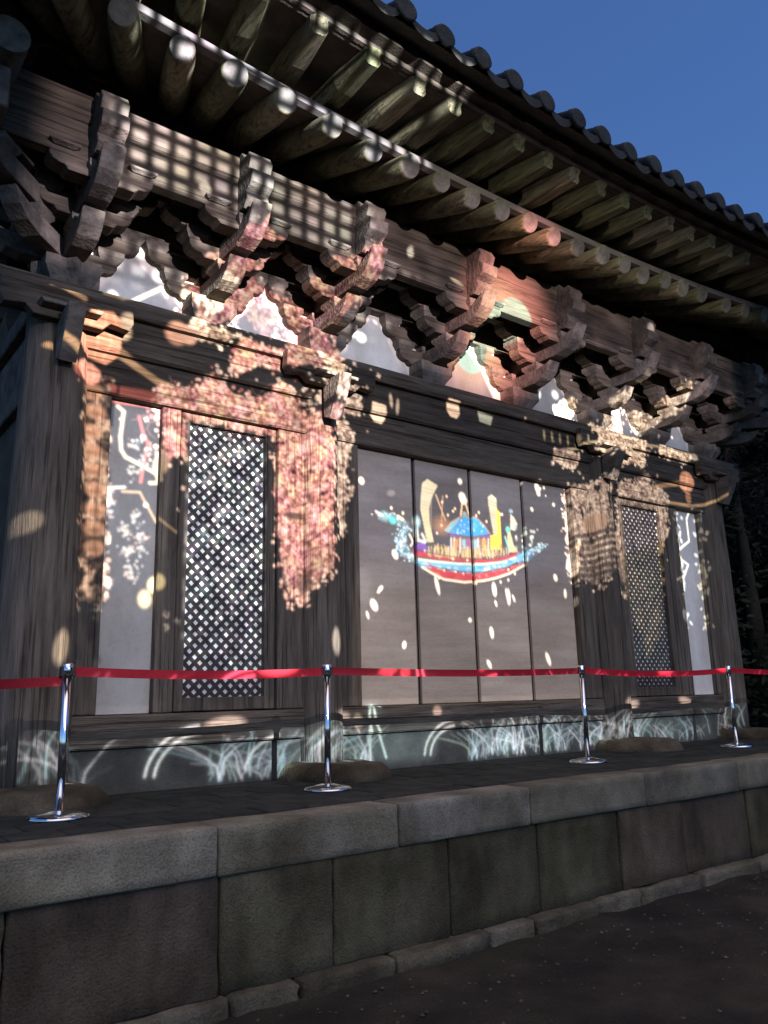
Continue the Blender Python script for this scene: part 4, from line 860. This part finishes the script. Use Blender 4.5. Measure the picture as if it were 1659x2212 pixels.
# ------------------------------------------------------------------ barrier posts with belts
PY = 4.93; PX = [-.55, 1.425, 3.215, 5.97, 8.40, 11.2]
PLAB = ['shiny steel barrier post standing beyond the corner column', 'shiny steel barrier post standing before the thick corner column beside the narrow plaster panel',
        'shiny steel barrier post between the near lattice window and the pale doors', 'shiny steel barrier post before the right-hand pale door leaf',
        'shiny steel barrier post before the far lattice window', 'shiny steel barrier post past the far corner column']
HPOST = .85
for i, x in enumerate(PX):
    p = link('barrier_post', None, None, (x, PY+rnd.uniform(-.01, .01), 0)); tag(p, PLAB[i], 'barrier post', 'barrier posts along the platform edge')
    link('base', mesh_of('base', lathe([(.165, .0), (.165, .012), (.155, .022), (.09, .034), (.04, .044)], 32), M['chrome']), p)
    link('pole', mesh_of('pole', lathe([(.0225, .04), (.0225, HPOST-.09)], 20), M['chrome']), p)
    h = link('belt_head', mesh_of('belt_head', lathe([(.030, HPOST-.09), (.031, HPOST-.005), (.024, HPOST)], 20), M['chrome']), p)
    link('belt_clip', box_mesh('belt_clip', .085, .035, .062, M['black'], .006), h, (0, 0, HPOST-.078))
    if i+1 < len(PX):
        L = PX[i+1]-x; bm = bmesh.new(); pv = None; sag = (.03, .022, .018, .035, .03)[i]; z0, z1 = (HPOST-.07, HPOST-.10) if i == 0 else (HPOST-.045, HPOST-.05)
        if i == 0: z0 = HPOST-.085
        for k in range(25):
            t = k/24; zc = z0+(z1-z0)*t-sag*4*t*(1-t); tw = .12*math.sin(t*5+i)*math.sin(math.pi*t); hw = .027
            q = [bm.verts.new((.03+(L-.06)*t, sy*.0012+sz*hw*math.sin(tw), zc+sz*hw*math.cos(tw))) for sy, sz in ((-1, -1), (1, -1), (1, 1), (-1, 1))]
            if pv:
                for j in range(4): bm.faces.new((pv[j], pv[(j+1) % 4], q[(j+1) % 4], q[j]))
            else: bm.faces.new(q)
            pv = q
        bm.faces.new(pv[::-1]); bmesh.ops.recalc_face_normals(bm, faces=bm.faces)
        link('belt', mesh_of('belt', bm, M['belt']), p)['label'] = 'red fabric belt'

# ------------------------------------------------------------------ dark trees beyond the far corner
def tree(loc, h, rad, seed, label, nl=14000):
    r = random.Random(seed); T = link('tree', None, None, loc); tag(T, label, 'tree', 'trees beyond the hall')
    bm = bmesh.new(); tube(bm, (0, 0, -.1), (r.uniform(-.2, .2), r.uniform(-.2, .2), h*.75), .22, .06, 10, True, [(.3, .17), (.6, .11)])
    tips = []
    for k in range(22):
        z = h*(.12+.7*k/22); a = r.uniform(0, 6.28); l = rad*(1.05-.55*k/22)*r.uniform(.6, 1.0)
        e = Vector((math.cos(a)*l, math.sin(a)*l, z+l*.25)); tube(bm, (0, 0, z), e, .05, .012, 5, False); tips += [(e, l*.5), (e*.6+Vector((0, 0, z*.4)), l*.45)]
    link('trunk', mesh_of('trunk', bm, M['bark']), T)
    bm = bmesh.new()
    for _ in range(nl):
        c, s = r.choice(tips); p = c+Vector((r.gauss(0, s*.5), r.gauss(0, s*.5), r.gauss(0, s*.4))); w = r.uniform(.05, .11)
        d = Vector((r.gauss(0, 1), r.gauss(0, 1), r.gauss(0, .7))).normalized(); e = d.orthogonal().normalized()
        bm.faces.new([bm.verts.new(p-d*w), bm.verts.new(p+e*w*.4), bm.verts.new(p+d*w), bm.verts.new(p-e*w*.4)])
    link('crown', mesh_of('crown', bm, M['leaf']), T)
tree((14.2, 7.6, GZ), 8.0, 2.2, 1, 'dark leafy tree just past the far corner column')
tree((17.0, 9.8, GZ), 8.0, 2.6, 2, 'taller dark tree behind the one at the far corner')
tree((16.6, 6.4, GZ), 7.5, 2.4, 3, 'low dark bushy tree beside the far end of the platform')
tree((20.5, 11.5, GZ), 9.0, 3.2, 4, 'tallest dark tree farthest beyond the hall')
tree((15.2, 9.4, GZ), 6.5, 2.4, 5, 'broad dark tree filling the gap behind the flank of the hall')
# wooded slope behind
bm = bmesh.new(); prev = None
for i in range(41):
    a = math.radians(-30+160*i/40); R0, R1 = 60, 95; hgt = 38+4*math.sin(i*.7)+2.5*math.sin(i*1.9)
    q = [bm.verts.new((math.sin(a)*R0, math.cos(a)*R0, GZ-.2)), bm.verts.new((math.sin(a)*R0*1.1, math.cos(a)*R0*1.1, hgt*.45)), bm.verts.new((math.sin(a)*R1, math.cos(a)*R1, hgt))]
    if prev:
        for k in range(2): bm.faces.new((prev[k], q[k], q[k+1], prev[k+1]))
    prev = q
o = link('hillside', mesh_of('hillside', bm, M['mount'])); tag(o, 'dark wooded slope behind the temple', None, None, 'structure')

rr_ = random.Random(5); PV, PF = [], []
for _ in range(900):
    x_ = rr_.uniform(-1, 12); y_ = 3.86-abs(rr_.gauss(0, .7)) if rr_.random() < .6 else rr_.uniform(.5, 3.8); a_ = rr_.uniform(.005, .016); z_ = .026+wav(x_, y_); b_ = a_*rr_.uniform(.6, 1); t_ = rr_.uniform(0, 6); n_ = len(PV)
    for k in range(6): PV.append((x_+a_*math.cos(t_+k*1.047)*rr_.uniform(.8, 1.1), y_+b_*math.sin(t_+k*1.047), z_-.002))
    PV.append((x_, y_, z_+a_*.6)); PF += [(n_+k, n_+(k+1) % 6, n_+6) for k in range(6)]
gme = bpy.data.meshes.new('gravel'); gme.from_pydata(PV, [], PF); gme.materials.append(M['rubble'])
gv = link('gravel', gme, None, (0, 0, GZ)); tag(gv, 'loose grit and pebbles scattered on the yard', None, None, 'stuff')
